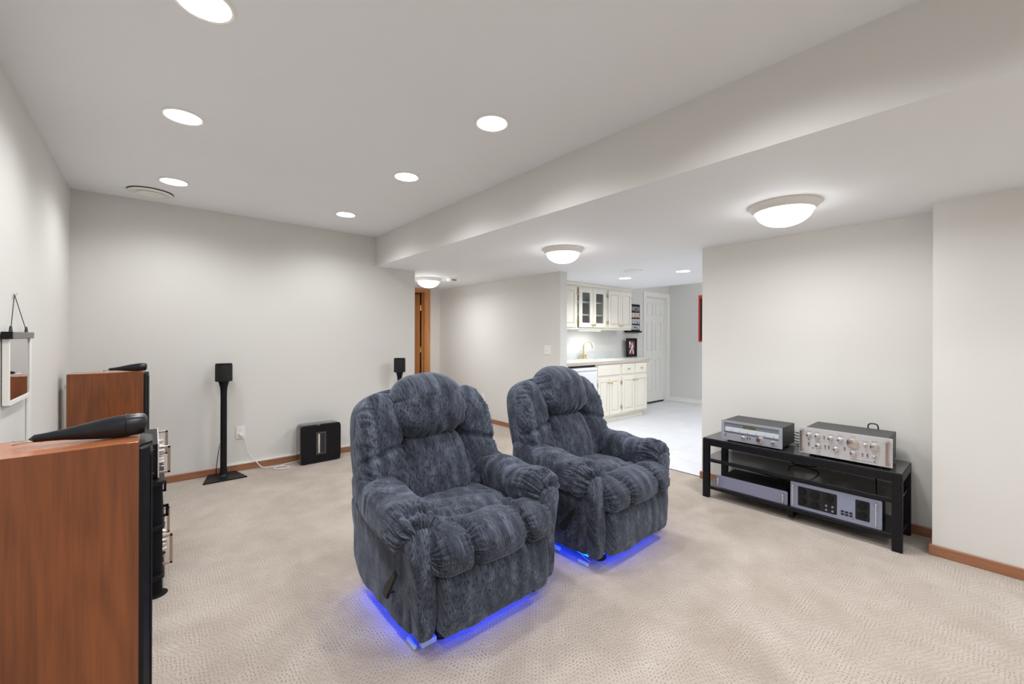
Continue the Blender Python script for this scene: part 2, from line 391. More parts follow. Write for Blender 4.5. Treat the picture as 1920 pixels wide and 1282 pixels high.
# hall door (wooden, standing open) with casing
b = B()
for x0, x1 in ((3.57, 3.655), (2.675, 2.76)): bx(b, x0, x1, YE-.02, YE-.001, 0, 2.135, bev=.004)
bx(b, 2.76, 3.57, YE-.02, YE-.001, 2.05, 2.098, bev=.004)
bx(b, 3.552, 3.570, YE-.001, YE+.12, 0, 2.05); bx(b, 2.76, 2.778, YE-.001, YE+.12, 0, 2.05); bx(b, 2.778, 3.552, YE-.001, YE+.12, 2.032, 2.05)
bx(b, 3.538, 3.552, YE+.055, YE+.09, 0, 2.03)
struct('trim_3', b, M['oak_z'])
d1 = bpy.data.objects.new('door_1', None); C.objects.link(d1); d1['kind'] = 'structure'; d1.location = (3.545, YE+.13, 0); d1.rotation_euler = (0, 0, math.radians(22))
b = B(); bx(b, -.047, -.012, 0, .76, .012, 2.02, bev=.002)
for z0, z1 in ((.22, .72), (.86, 1.22), (1.36, 1.86)):
    for y0, y1 in ((.11, .34), (.42, .65)): bx(b, -.051, -.047, y0, y1, z0, z1, bev=.003)
obj('panel', b, M['oak_z'], d1)
for z in (.25, 1.06, 1.78):
    b = B(); bx(b, -.012, .004, -.012, .03, z-.045, z+.045, bev=.001); tube(b, [(-.004, -.014, z-.05), (-.004, -.014, z+.05)], .007, 10); obj('hinge', b, M['brass'], d1)

# white six-panel kitchen door with casing
b = B()
bx(b, 7.02, 7.10, YK-.018, YK-.001, 0, 2.15, bev=.005); bx(b, 7.86, XF-.002, YK-.018, YK-.001, 0, 2.15, bev=.005); bx(b, 7.10, 7.86, YK-.018, YK-.001, 2.07, 2.15, bev=.005)
bx(b, 7.10, 7.118, YK-.001, YK+.118, 0, 2.07); bx(b, 7.842, 7.86, YK-.001, YK+.118, 0, 2.07); bx(b, 7.118, 7.842, YK-.001, YK+.118, 2.052, 2.07)
struct('trim_4', b, M['white'])
b = B(); y = YK+.05
bx(b, 7.12, 7.84, y+.010, y+.035, .03, 2.05)
zs = [(.22, .86), (1.02, 1.58), (1.70, 1.95)]; xs = [(7.22, 7.43), (7.53, 7.74)]
for x0, x1 in ((7.12, 7.22), (7.43, 7.53), (7.74, 7.84)): bx(b, x0, x1, y, y+.010, .03, 2.05, bev=.002)
for x0, x1 in xs:
    for z0, z1 in ((.03, .22), (.86, 1.02), (1.58, 1.70), (1.95, 2.05)): bx(b, x0, x1, y, y+.010, z0, z1, bev=.002)
    for z0, z1 in zs: bx(b, x0+.018, x1-.018, y+.001, y+.010, z0+.018, z1-.018, bev=.007)
d2 = struct('door_2', b, M['white'])
sbox('door_gap_shade', (7.12, 7.84, YK+.045, YK+.09, 0, .028), M['hole'])  # dark strip standing in for the shade under the door

# ------------------------------------------------------------------ ceiling things
def recessed(x, y, z, label, group='recessed ceiling lights'):
    t = thing('recessed_light', label, 'ceiling light', (x, y, z), 0, group)
    b = B(); lathe(b, [(.082, 0), (.094, 0), (.094, -.004), (.088, -.007), (.080, -.005), (.080, 0)], seg=40); obj('trim_ring', b, M['white'], t, True)
    b = B(); lathe(b, [(0, -.003), (.080, -.003), (.080, -.001), (0, -.001)], seg=40); obj('lens', b, M['glow'], t)
    return t
main = [(.135, 1.80), (.122, 2.80), (.123, 4.03), (1.388, 1.79), (1.39, 2.795), (1.39, 4.04)]
labs = ['recessed round ceiling light cut off by the top edge of the photo', 'second recessed ceiling light in the left row, above the cherry speakers',
        'recessed ceiling light in the left row nearest the back wall, beside the round vent', 'largest recessed ceiling light in the right row, nearest the dropped ceiling',
        'middle recessed ceiling light of the row beside the dropped ceiling', 'recessed ceiling light of the right row closest to the back wall corner']
for (x, y), l in zip(main, labs): recessed(x, y, ZC, l, 'recessed lights in the main ceiling')
recessed(4.942, 3.379, ZB, 'small recessed light in the low ceiling in front of the kitchen cabinets', 'recessed lights in the kitchen ceiling')
recessed(4.949, 2.549, ZB, 'small recessed light in the low ceiling just left of the right wall edge', 'recessed lights in the kitchen ceiling')
def flush(x, y, label):
    t = thing('flush_mount_light', label, 'ceiling light', (x, y, ZB), 0, 'domed flush ceiling lights')
    b = B(); lathe(b, [(0, 0), (.188, 0), (.19, -.008), (.18, -.018), (.176, -.026), (.165, -.032), (.160, -.042), (.150, -.046), (.15, -.03), (0, -.03)], seg=56); obj('rim', b, M['white'], t, True)
    b = B(); lathe(b, [(.149, -.038)] + [(.149*math.cos(a), -.040-.090*math.sin(a)) for a in [i*PI/2/10 for i in range(1, 10)]] + [(0, -.130)], seg=56); obj('glass_dome', b, M['domeglow'], t, True)
flush(2.93, .87, 'large domed flush ceiling light above the black media stand')
flush(2.89, 2.65, 'domed flush ceiling light in the middle of the low ceiling')
flush(2.95, 5.25, 'domed flush ceiling light in the hallway by the wooden door')
t = thing('ceiling_vent', 'round white ceiling vent in the corner near the back wall', 'vent', (-.01, 4.45, ZC))
b = B(); lathe(b, [(0, -.001), (.135, -.004), (.143, -.009), (.12, -.020), (.118, -.010), (.0, -.010)], seg=48); obj('outer_ring', b, M['white'], t, True)
b = B(); lathe(b, [(0, -.0012), (.146, -.0012), (.146, -.003), (0, -.003)], seg=48); obj('shadow_gap', b, M['hole'], t, True)
b = B(); lathe(b, [(0, -.010), (.085, -.012), (.09, -.020), (.072, -.026), (.05, -.026), (.045, -.022), (.0, -.022)], seg=48); obj('diffuser', b, M['white'], t, True)
b = B(); lathe(b, [(0, 0), (.12, 0), (.122, -.005), (.11, -.009), (.105, -.006), (0, -.006)], (4.49, 2.96, ZB), seg=48)
tag(obj('ceiling_speaker', b, M['white'], None, True), 'flat round white speaker set in the kitchen ceiling', 'speaker')
t = thing('smoke_detector', 'white smoke detector on the hallway ceiling', 'smoke detector', (3.20, 5.04, ZB))
b = B(); lathe(b, [(0, 0), (.068, 0), (.068, -.018), (.060, -.034), (.045, -.040), (0, -.040)], seg=36); obj('body', b, M['white'], t, True)
b = B(); bx(b, -.035, .035, -.066, -.058, -.030, -.018); obj('sounder_slot', b, M['hole'], t)

# ------------------------------------------------------------------ upholstery
def cube_grid(n):
    idx = {}; V = []; F = []
    def vid(p):
        k = tuple(round(c*n) for c in p)
        if k not in idx: idx[k] = len(V); V.append(p)
        return idx[k]
    lin = [-1 + 2*i/n for i in range(n+1)]
    for ax in range(3):
        for s in (-1, 1):
            for i in range(n):
                for j in range(n):
                    q = []
                    for a, c in ((i, j), (i+1, j), (i+1, j+1), (i, j+1)):
                        p = [0, 0, 0]; p[ax] = s; p[(ax+1) % 3] = lin[a]; p[(ax+2) % 3] = lin[c]; q.append(vid(tuple(p)))
                    F.append(q if s > 0 else q[::-1])
    return np.array(V, float), F
GRIDS = {}
def cushion(name, parent, warp, e1=4, e2=3, depth=1, n=30, disp=None, uvf=None, mat=None, bumpy=.004, bscale=9, seed=0):
    """soft box: outline exponent e1 in the plane, e2 along `depth` axis; warp maps [-1,1]^3 to local metres"""
    if n not in GRIDS: GRIDS[n] = cube_grid(n)
    P, F = GRIDS[n]; P = P.copy()
    P = np.sign(P)*np.abs(P)**.85 if False else P
    a, c = [k for k in range(3) if k != depth]
    o_ = (np.abs(P[:, a])**e1 + np.abs(P[:, c])**e1)**(1/e1)
    r = (o_**e2 + np.abs(P[:, depth])**e2)**(1/e2)
    Q = P/r[:, None]
    W = warp(Q)
    me = bpy.data.meshes.new(name); me.from_pydata(W.tolist(), [], F); me.update()
    nn = np.zeros(len(W)*3); me.vertices.foreach_get('normal', nn); nn = nn.reshape(-1, 3)
    cen = W.mean(0); 
    if np.mean(np.sum(nn*(W-cen), 1)) < 0: nn = -nn
    d = np.zeros(len(W))
    if bumpy:
        for i, w in enumerate(W):
            v = Vector(w)*bscale + Vector((seed*3.1, seed, 0)); d[i] += bumpy*(noise.noise(v) + .5*noise.noise(v*2.3))
    if disp is not None: d += disp(Q, W)
    W = W + nn*d[:, None]
    me.vertices.foreach_set('co', W.ravel()); me.update()
    uvl = me.uv_layers.new(name='UVMap')
    uvf = uvf or (lambda W: (W[:, 0], W[:, 2]-W[:, 1]))
    u, v = uvf(W); li = np.zeros(len(me.loops), int); me.loops.foreach_get('vertex_index', li)
    uvl.data.foreach_set('uv', np.stack([u[li], v[li]], 1).ravel())
    me.materials.append(mat or M['fabric'])
    me.shade_smooth() if hasattr(me, 'shade_smooth') else None
    ob = bpy.data.objects.new(name, me); C.objects.link(ob); ob.parent = parent
    b = bmesh.new(); b.from_mesh(me); bmesh.ops.recalc_face_normals(b, faces=b.faces); b.to_mesh(me); b.free()
    return ob
def G(x, c, w): return np.exp(-((x-c)/w)**2)
def nz(W, sc, seed=0): return np.array([noise.noise(Vector((w[0]*sc[0]+seed, w[1]*sc[1]+seed*1.7, w[2]*sc[2]))) for w in W])

def lean(x, t, d):   # back-rest frame: t up the back, d out of its front face
    t = t*1.055
    y = .46 + .27*t - .963*d; z = .42 + .963*t + .27*d
    return np.stack([x, y, z], 1)

def crease(W, sc, seed=0, k=5.0):
    """narrow irregular grooves where a stretched noise crosses zero"""
    return -np.clip(1 - k*np.abs(nz(W, sc, seed)), 0, 1)
def make_recliner(label, loc, rz=0, seed=0):
    t = thing('recliner', label, 'armchair', loc, rz)
    side_uv = lambda W: (W[:, 1], W[:, 2])
    front_uv = lambda W: (W[:, 0], W[:, 2]-W[:, 1])
    back_uv = lambda W: (W[:, 0], W[:, 2]-.6*W[:, 1])
    b = B(); bx(b, -.25, .25, .14, .60, .05, .12, bev=.01); obj('base_frame', b, M['black'], t)
    for x, y in ((-.23, .075), (.23, .075), (-.25, .60), (.25, .60)):
        b = B(); lathe(b, [(0, 0), (.034, 0), (.038, .01), (.030, .03), (.028, .10), (0, .10)], (x, y, 0), seg=20); obj('foot', b, M['black'], t, True)
    def w(Q): return np.stack([.312*Q[:, 0], .335+.300*Q[:, 1], .235+.150*Q[:, 2]], 1)
    cushion('seat_box', t, w, 12, 12, 1, 10, uvf=side_uv, bumpy=0)
    for s in (-1, 1):
        def w(Q, s=s):   # outer side panel
            y = .365 + .325*Q[:, 1]; z = .268 + .200*Q[:, 2]
            cut = np.clip((Q[:, 1]-.55)/.45, 0, 1)*np.clip(-(Q[:, 2]+.1)/.9, 0, 1)
            z = z + cut*.085
            x = s*.355 + (.036 + .006*(1-Q[:, 1]**2))*Q[:, 0]
            x = x + s*.014*np.clip(Q[:, 2]*1.3-.2, 0, 1)
            return np.stack([x, y, z], 1)
        def dsp(Q, W, s=s):
            o = np.clip(s*Q[:, 0], 0, 1)
            return .006*nz(W, (3, 13, 2.5), 4+seed)*o - .006*G(W[:, 1]-.115, 0, .012)*o*(W[:, 2] < .42)
        cushion('side_panel', t, w, 14, 9, 0, 30, uvf=side_uv, bumpy=.003, seed=s+seed, disp=dsp)
        def w(Q, s=s):   # padded arm
            yy = Q[:, 1]; fr = np.clip((-yy-.35)/.65, 0, 1)
            y = .325 + .325*yy
            io = s*Q[:, 0]; inner = np.clip(-io, 0, 1); outer = np.clip(io, 0, 1); low = np.clip(-Q[:, 2], 0, 1)
            hw = .104 + .008*fr - .014*np.clip(yy, 0, 1); hh = .088 + .006*fr
            xc = .352 + .008*fr - .016*np.clip(yy, 0, 1); zc = .505 - .012*fr**2 + .034*np.clip(yy+.2, 0, 1)
            x = s*xc + hw*Q[:, 0]; z = zc + hh*Q[:, 2]
            z = z - low*(.085*inner**1.5*fr + .035*inner + .030*outer)
            z = z + .007*np.cos(yy*8.5)*(Q[:, 2] > 0)*Q[:, 2]
            x = x + s*.018*inner*low*(1-fr)
            y = y + .05*low*fr*(1-inner)
            return np.stack([x, y, z], 1)
        def dsp(Q, W, s=s):
            yy = Q[:, 1]; top = np.clip(Q[:, 2]+.7, 0, 1)
            d = -.013*G(yy + .06*Q[:, 0]*s, .16, .028)*top
            fr = np.clip((-yy-.68)/.32, 0, 1); fr2 = np.clip((-yy-.45)/.5, 0, 1)
            ang = np.arctan2(Q[:, 2]+.25, Q[:, 0]*s)
            P2 = np.stack([ang*3.2, W[:, 1]*4, W[:, 2]*0], 1)
            d += .017*fr2*crease(P2, (1.6, 1.4, 1), 3+seed+s, 4.5) + .007*fr*np.sin(ang*15 + 5*nz(W, (6, 6, 6), 3+seed))
            d += .010*crease(W, (5, 12, 5), 11+seed+s, 6)*np.clip(nz(W, (4, 4, 4), 5)*3+.3, 0, 1)
            d += .004*nz(W, (9, 18, 9), 9+seed+s)
            return d
        cushion('armrest', t, w, 2.9, 7, 1, 60, disp=dsp, uvf=lambda W, s=s: (W[:, 1], W[:, 2] - (W[:, 0]*s-.35)*1.0), seed=s*2+seed)
        def w(Q, s=s):   # upright arm front under the gathered pad
            z = .287 + .222*Q[:, 2]; up = np.clip((z-.27)/.2, 0, 1)
            x = s*(.346 + .014*up) + (.042 + .034*up**1.3)*Q[:, 0]
            z = z + .012*(1-Q[:, 0]**2)*(Q[:, 2] > .5)
            y = .022 + .046*Q[:, 1] + .002*up
            return np.stack([x, y, z], 1)
        cushion('arm_front', t, w, 5, 6, 1, 26, uvf=front_uv, bumpy=.003, seed=s, disp=lambda Q, W: .003*nz(W, (20, 5, 4), 3))
    def w(Q):   # footrest board
        z = .194 + .126*Q[:, 2]
        return np.stack([.297*Q[:, 0], -.025 + .045*Q[:, 1] - .010*np.clip(1-Q[:, 2]**2, 0, 1)*(Q[:, 1] < 0) + .02*np.clip(Q[:, 2]-.4, 0, 1) + .012*np.clip(-Q[:, 2]-.5, 0, 1), z], 1)
    cushion('footrest', t, w, 14, 7, 1, 40, uvf=front_uv, bumpy=.003,
            disp=lambda Q, W: (-.005*(G(Q[:, 0], -.02, .015) + G(Q[:, 0], .62, .015))*(Q[:, 2] < .2) + .004*nz(W, (18, 4, 3), 5))*(Q[:, 1] < 0))
    def w(Q):   # seat cushion
        z = .392 + .070*Q[:, 2]; top = np.clip(Q[:, 2], 0, 1)
        z = z + top*(.020*(1-Q[:, 0]**2) - .008*Q[:, 1])
        return np.stack([.285*Q[:, 0], .33 + .240*Q[:, 1], z], 1)
    cushion('seat_cushion', t, w, 5, 3.5, 2, 40, uvf=front_uv,
            disp=lambda Q, W: -.014*G(W[:, 1] - .10 - .42*np.abs(np.abs(W[:, 0])-.0), .0, .022)*(Q[:, 2] > 0) - .008*G(W[:, 1]+.30*W[:, 0]-.30, 0, .018) + .006*crease(W, (5, 9, 5), 5+seed, 6) + .004*nz(W, (9, 9, 9), 2+seed))
    def w(Q):   # front roll of three tufted lobes
        ax = np.abs(Q[:, 0]); x = .335*Q[:, 0]
        pinch = 1 - .26*G(ax, .44, .045) - .08*np.clip((ax-.8)/.2, 0, 1) + .05*(ax < .4)*(1-(ax/.4)**2)
        fr = np.clip(-Q[:, 1], 0, 1)
        y = .020 + .118*Q[:, 1]*pinch; z = .398 + .084*Q[:, 2]*pinch - .020*fr
        return np.stack([x, y, z], 1)
    def dsp(Q, W):
        ax = np.abs(Q[:, 0]); ang = np.arctan2(Q[:, 2], Q[:, 1]); P2 = np.stack([ang, ax*.8, ax*0], 1)
        k = G(ax, .44, .13); e = G(ax, 1.0, .16)
        return .013*(k + e)*crease(P2, (4.6, 2, 1), 2+seed, 4) + .004*nz(W, (9, 9, 9), 8) - .007*G(ax, .44, .022)
    cushion('front_roll', t, w, 2.5, 6, 0, 64, disp=dsp, uvf=front_uv, seed=seed)
    def w(Q):   # back shell
        tt = .270 + .325*Q[:, 2]; top = np.clip(Q[:, 2], 0, 1)
        x = .405*Q[:, 0]*(1 - .06*top**2)
        tt = tt - .055*top*np.abs(Q[:, 0])**3
        return lean(x, tt, -.105 + .060*Q[:, 1])
    cushion('back_shell', t, w, 9, 6, 1, 24, uvf=side_uv, bumpy=.003)
    for s in (-1, 1):
        def w(Q, s=s):
            v = Q[:, 2]; tt = .265 + .305*v
            top = np.clip(v, 0, 1); bot = np.clip(-v, 0, 1)
            outer = np.clip(s*Q[:, 0], 0, 1); inner = np.clip(-s*Q[:, 0], 0, 1)
            xc = .288 + .010*bot - .012*top**2
            hw = .121 + .009*bot - .012*top**3
            x = s*xc + hw*Q[:, 0] - s*.03*inner*G(v, -.5, .4)
            tt = tt - .045*top*outer**1.5 - .01*top*inner
            fro = np.clip(Q[:, 1], -1, 1)
            th = .086*(1 + .12*G(v, -.45, .35) + .12*G(v, .50, .42) - .14*G(v + .10*s*Q[:, 0], .02, .05))
            d = -.035 + th*fro + .030*outer**2*(Q[:, 1] > 0) - .02*bot**2*inner
            return lean(x, tt, d)
        def dsp(Q, W, s=s):
            v = Q[:, 2]; fro = np.clip(Q[:, 1]*1.5+.3, 0, 1); xx = Q[:, 0]*s
            d = -.013*G(v + .10*xx, .02, .028)*fro - .008*G(v + .50 - .12*xx, 0, .022)*fro*np.clip(xx+.7, 0, 1)
            P2 = np.stack([xx*.12 + v*.10, v*.32 - xx*.10, v*0], 1)
            edge = np.clip(np.abs(xx)*1.5-.3, .15, 1)
            d += .012*crease(P2, (3, 24, 1), 2+s*2+seed, 4.2)*fro*edge
            d += .004*crease(P2, (8, 40, 1), 9+s+seed, 4)*fro*edge + .004*nz(W, (8, 8, 14), 7+s+seed)
            return d
        cushion('back_wing', t, w, 4.2, 2.4, 1, 64, disp=dsp, uvf=back_uv, seed=3*s+seed)
    def w(Q):   # lumbar pad
        v = Q[:, 2]; tt = .150 + .200*v
        x = (.186 - .012*v)*Q[:, 0]
        d = .000 + .074*Q[:, 1]*(1+.12*G(v, -.1, .5)) - .03*np.clip(v, 0, 1)**2
        return lean(x, tt, d)
    cushion('lumbar_cushion', t, w, 5, 3.0, 1, 50, uvf=back_uv,
            disp=lambda Q, W: .013*crease(W, (9, .8, 1.6), 3+seed, 4.5)*np.clip(.35+Q[:, 2], 0, 1)*(Q[:, 1] > 0) + .005*nz(W, (6, 6, 5), 1), seed=seed+1)
    def w(Q):   # head pillow
        v = Q[:, 2]; tt = .487 + .168*v
        top = np.clip(v, 0, 1); bot = np.clip(-v, 0, 1)
        x = (.222 - .002*bot**2 - .03*top**2)*Q[:, 0]
        tt = tt - .03*top*Q[:, 0]**2
        d = .004 + .122*Q[:, 1]*(1 + .10*bot - .10*top) + .010*bot*(Q[:, 1] > 0) - .035*top**2
        return lean(x, tt, d)
    def dsp(Q, W):
        v = Q[:, 2]; fro = (Q[:, 1] > -.2)
        edge = np.clip((np.abs(Q[:, 0])-.6)/.4, 0, 1); lo = np.clip((-v-.35)/.65, 0, 1)
        P2 = np.stack([W[:, 0], v*.05, v*0], 1); P3 = np.stack([v*.17, Q[:, 0]*.05, v*0], 1)
        return fro*(.014*lo*crease(P2, (18, 6, 1), 5+seed, 3.8) + .013*edge*crease(P3, (16, 6, 1), 8+seed, 3.2)) + .005*nz(W, (7, 7, 7), 2)
    cushion('head_pillow', t, w, 3.8, 2.2, 1, 64, disp=dsp, uvf=back_uv, seed=seed+2)
    b = B()   # recline lever on the left side
    prism(b, [(.215, .190), (.198, .178), (.178, .183), (.172, .208), (.098, .310), (.104, .326), (.118, .326), (.207, .225)], 'x', -.432, -.418, bev=.004)
    tube(b, [(-.43, .192, .200), (-.385, .192, .200)], .014, 14)
    obj('recline_lever', b, M['plastic'], t)
    for x0, x1, y0_, y1_ in ((-.362, -.352, .06, .62), (-.27, .27, .018, .028), (.352, .362, .06, .62)):
        b = B(); bx(b, x0, x1, y0_, y1_, .058, .064); obj('led_strip', b, M['led'], t)
    b = B(); bx(b, -.365, -.350, .06, .13, .001, .018, bev=.003); obj('battery_box', b, M['ledbox'], t)
    b = B(); bx(b, -.335, -.265, .045, .07, .001, .024, bev=.003) if seed == 0 else bx(b, -.38, -.36, .26, .36, .02, .035, bev=.003); obj('battery_box', b, M['ledbox'], t)
    b = B(); tube(b, smooth_path([(-.335, .06, .018), (-.33, .12, .03), (-.30, .20, .045), (-.29, .24, .07)]), .002, 6); obj('led_wire', b, M['whiteplastic'], t)
    for (x, y, sx, sy) in ((-.325, .35, .02, .50), (0, .03, .50, .02), (.325, .35, .02, .50)):
        ld = bpy.data.lights.new('led_lamp', 'AREA'); ld.shape = 'RECTANGLE'; ld.size = sx; ld.size_y = sy; ld.color = (0, .025, 1); ld.energy = .15
        lo = bpy.data.objects.new('led_lamp', ld); C.objects.link(lo); lo.location = (x, y, .05); lo.parent = t
    return t
make_recliner('grey-blue upholstered recliner nearest the camera, in front of the other one', (1.185, 1.510, 0), 0, 0)
make_recliner('grey-blue upholstered recliner farther right, in front of the kitchen opening', (2.222, 1.457, 0), math.radians(1), 1)

# ------------------------------------------------------------------ big floor speakers
def floor_speaker(label, loc, rz):
    t = thing('floor_speaker', label, 'speaker', loc, rz)   # local +x = front, width along y, origin front-centre
    hw, dp, H = .095, .40, 1.02
    pts = []
    for k in range(13):
        u = k/12; pts.append((-dp*u - .0, -(hw + .016*math.sin(PI*u) - .0*u)))
    poly = pts + [(x, -y) for x, y in pts[::-1]]
    poly = [(x-.022, y) for x, y in poly]
    b = B(); prism(b, poly, 'z', .06, H, bev=.003)
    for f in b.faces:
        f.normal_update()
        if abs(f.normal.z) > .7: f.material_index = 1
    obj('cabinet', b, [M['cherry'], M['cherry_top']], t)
    b = B()
    prism(b, [(-.0225, -hw+.001), (-.012, -hw+.001), (.0, -hw+.022), (.004, -hw+.05), (.004, hw-.05), (.0, hw-.022), (-.012, hw-.001), (-.0225, hw-.001)], 'z', .06, H-.010)
    bmesh.ops.bevel(b, geom=[e for e in b.edges if all(v.co.z > H-.02 for v in e.verts) and any(v.co.x > -.01 for v in e.verts)], offset=.010, segments=3, affect='EDGES')
    obj('baffle', b, M['black'], t)
    b = B(); prism(b, rrect(-.070, .070, .12, .985, .012, 4), 'x', .001, .0048, bev=.001); obj('grille', b, M['grille'], t)
    b = B(); bx(b, -.40, .0, -.12, .12, .02, .06, bev=.006); obj('plinth', b, M['blackmatte'], t)
    for x in (-.37, -.03):
        for y in (-.1, .1):
            b = B(); lathe(b, [(0, 0), (.004, 0), (.012, .012), (.012, .03), (0, .03)], (x, y, 0), seg=12); obj('spike_foot', b, M['chrome'], t, True)
    # teardrop tweeter lying on top
    b = B()
    pr = [(0, -.006), (.016, -.006), (.026, -.012), (.0285, -.022), (.0295, -.045), (.029, -.065), (.026, -.095), (.0195, -.135), (.014, -.165), (.0105, -.195), (.0095, -.215), (0, -.225)]
    lathe(b, pr, (0, 0, 0), 'x', 36)
    for v in b.verts: v.co.z += H + .0315 - .012*max(0, (-v.co.x-.02)/.2)
    tw = obj('tweeter_housing', b, M['tweeter'], t, True)
    b = B(); lathe(b, [(.0297, -.047), (.0302, -.048), (.0302, -.050), (.0297, -.051)], (0, 0, 0), 'x', 36)
    for v in b.verts: v.co.z += H + .031
    obj('seam_ring', b, M['black'], tw)
    b = B(); tube(b, [(-.20, 0, H+.014), (-.25, 0, H+.013)], .006, 12); obj('tail_stem', b, M['chrome'], t)
    b = B(); lathe(b, [(.014, 0), (.018, -.004), (.018, -.012), (.014, -.016)], (-.425, 0, .93), 'x', 20); obj('rear_ring', b, M['chrome'], t, True)
    return t
floor_speaker('cherry wood floor speaker nearest the camera, cut off at the left edge', (-.002, 1.535, 0), 0)
floor_speaker('cherry wood floor speaker in the back left corner, behind the equipment rack', (-.020, 4.27, 0), math.radians(-2))

# ------------------------------------------------------------------ equipment rack between the speakers
t = thing('equipment_rack', 'black open shelf rack between the two cherry speakers', 'rack', (0, 0, 0))
for x in (.018, -.40):
    for y in (2.745, 3.235):
        b = B()
        for z0, z1 in ((.005, .085), (.105, .33), (.35, .55)): lathe(b, [(.026, z0), (.026, z1)], (x, y, 0), seg=20)
        c = obj('column', b, M['blackmatte'], t, True)
        b = B(); lathe(b, [(0, 0), (.045, 0), (.048, .004), (.040, .010), (0, .012)], (x, y, 0), seg=24); obj('foot', b, M['blackmatte'], c, True)
for z in (.085, .33, .55):
    b = B(); prism(b, rrect(-.44, .052, 2.70, 3.275, .03), 'z', z, z+.022, bev=.004); obj('shelf', b, M['black'], t)
def knob(bm, x, y, z, r, d=.018, mi=0):     # axis -x (front faces -x)
    lathe(bm, [(r*1.15, 0), (r*1.15, -.002), (r, -.003), (r*.92, -d), (r*.8, -d-.001), (0, -d-.0005)], (x, y, z), 'x', 24, mi)
def left_amp(name, label, x, z, h, handle_mat, face_mat, prot, knobs=True):
    t = thing(name, label, 'amplifier', (0, 0, 0))
    b = B(); bx(b, -.36, x-.004, 2.765, 3.215, z+.008, z+h-.003, bev=.002); obj('case', b, M['black'], t)
    for yy in (2.80, 3.18):
        for xx in (-.32, -.02):
            b = B(); lathe(b, [(.014, z-.0), (.014, z+.008)], (xx, yy, 0), seg=14); obj('foot', b, M['blackmatte'], t)
    b = B(); bx(b, x-.004, x+.002, 2.748, 3.232, z+.006, z+h, bev=.001); f = obj('faceplate', b, face_mat, t)
    for yy in (2.768, 3.212):
        b = B()
        for q in ((x+.002, x+prot, z+.022, z+.034), (x+.002, x+prot, z+h-.030, z+h-.018), (x+prot-.012, x+prot, z+.022, z+h-.018)): bx(b, q[0], q[1], yy-.006, yy+.006, q[2], q[3], bev=.0015)
        obj('handle', b, handle_mat, t)
    if knobs:
        for k, (yy, zz, r) in enumerate(((2.83, .12, .014), (2.90, .05, .011), (2.90, .12, .014), (2.97, .12, .017), (3.04, .10, .024), (3.12, .12, .014), (2.97, .05, .011), (3.12, .05, .012))):
            if zz > h-.02: zz = h-.03
            b = B(); lathe(b, [(r*1.1, 0), (r, .003), (r*.9, .02), (0, .021)], (x+.002, yy, z+zz), 'x', 20); obj('knob', b, M['knob'], t, True)
        for yy in (2.80, 3.0): 
            b = B(); tube(b, [(x, yy, z+.055), (x+.018, yy, z+.050)], .003, 8); obj('toggle', b, M['chrome'], t)
    for zz in (.03, h-.03):
        for xx in (x-.02, x-.045):
            b = B(); lathe(b, [(.002, 2.764), (.002, 2.7655)], (xx, 0, z+zz), 'y', 8); obj('screw', b, M['chrome'], t)
    return t
left_amp('amplifier', 'silver faced amplifier with square handles on top of the black rack', .028, .572, .178, M['handle'], M['silver'], .046)
left_amp('amplifier', 'black amplifier with a rounded black handle on the middle rack shelf', .034, .352, .10, M['black'], M['black'], .034, False)
left_amp('amplifier', 'silver faced amplifier with square handles on the lowest rack shelf', .040, .107, .19, M['handle'], M['silver'], .044)

# ------------------------------------------------------------------ mirror and raceway on left wall
t = thing('hanging_mirror', 'small mirror hanging by a wire from a grey rail on the left wall', 'mirror', (0, 0, 0))
xw = XL
b = B(); bx(b, xw+.006, xw+.020, 2.78, 3.16, 1.005, 1.275, bev=.001)
for v in b.verts:
    if v.co.z < 1.1: v.co.z += 0
obj('glass', b, M['mirror'], t)
b = B()
for d in ((2.76, 2.78, .99, 1.275), (3.16, 3.185, .99, 1.275), (2.78, 3.16, .985, 1.005)): bx(b, xw+.004, xw+.024, d[0], d[1], d[2], d[3], bev=.001)
obj('frame', b, M['white'], t)
b = B(); bx(b, xw+.004, xw+.034, 2.755, 3.195, 1.275, 1.305, bev=.002); r = obj('top_rail', b, M['rail'], t)
b = B(); bx(b, xw+.003, xw+.036, 2.745, 2.757, 1.274, 1.306, bev=.001); obj('end_cap', b, M['black'], r)
b = B(); tube(b, [(xw+.018, 2.82, 1.312), (xw+.005, 2.965, 1.478), (xw+.018, 3.12, 1.312)], .0016, 6); obj('hanging_wire', b, M['darkgrey'], t)
for y in (2.82, 3.12):
    b = B(); lathe(b, [(.006, 1.305), (.006, 1.312), (.004, 1.33), (0, 1.333)], (xw+.018, y, 0), seg=10); obj('wire_clip', b, M['darkgrey'], t, True)
b = B(); lathe(b, [(.004, 0), (.004, .010), (.007, .011), (0, .013)], (xw, 2.965, 1.48), 'x', 10); obj('nail', b, M['chrome'], t)
b = B(); bx(b, xw+.001, xw+.014, 3.225, 3.275, .062, 1.305, bev=.003)
tag(obj('cable_raceway', b, M['white']), 'white vertical cable cover on the left wall just right of the mirror', 'cable cover')

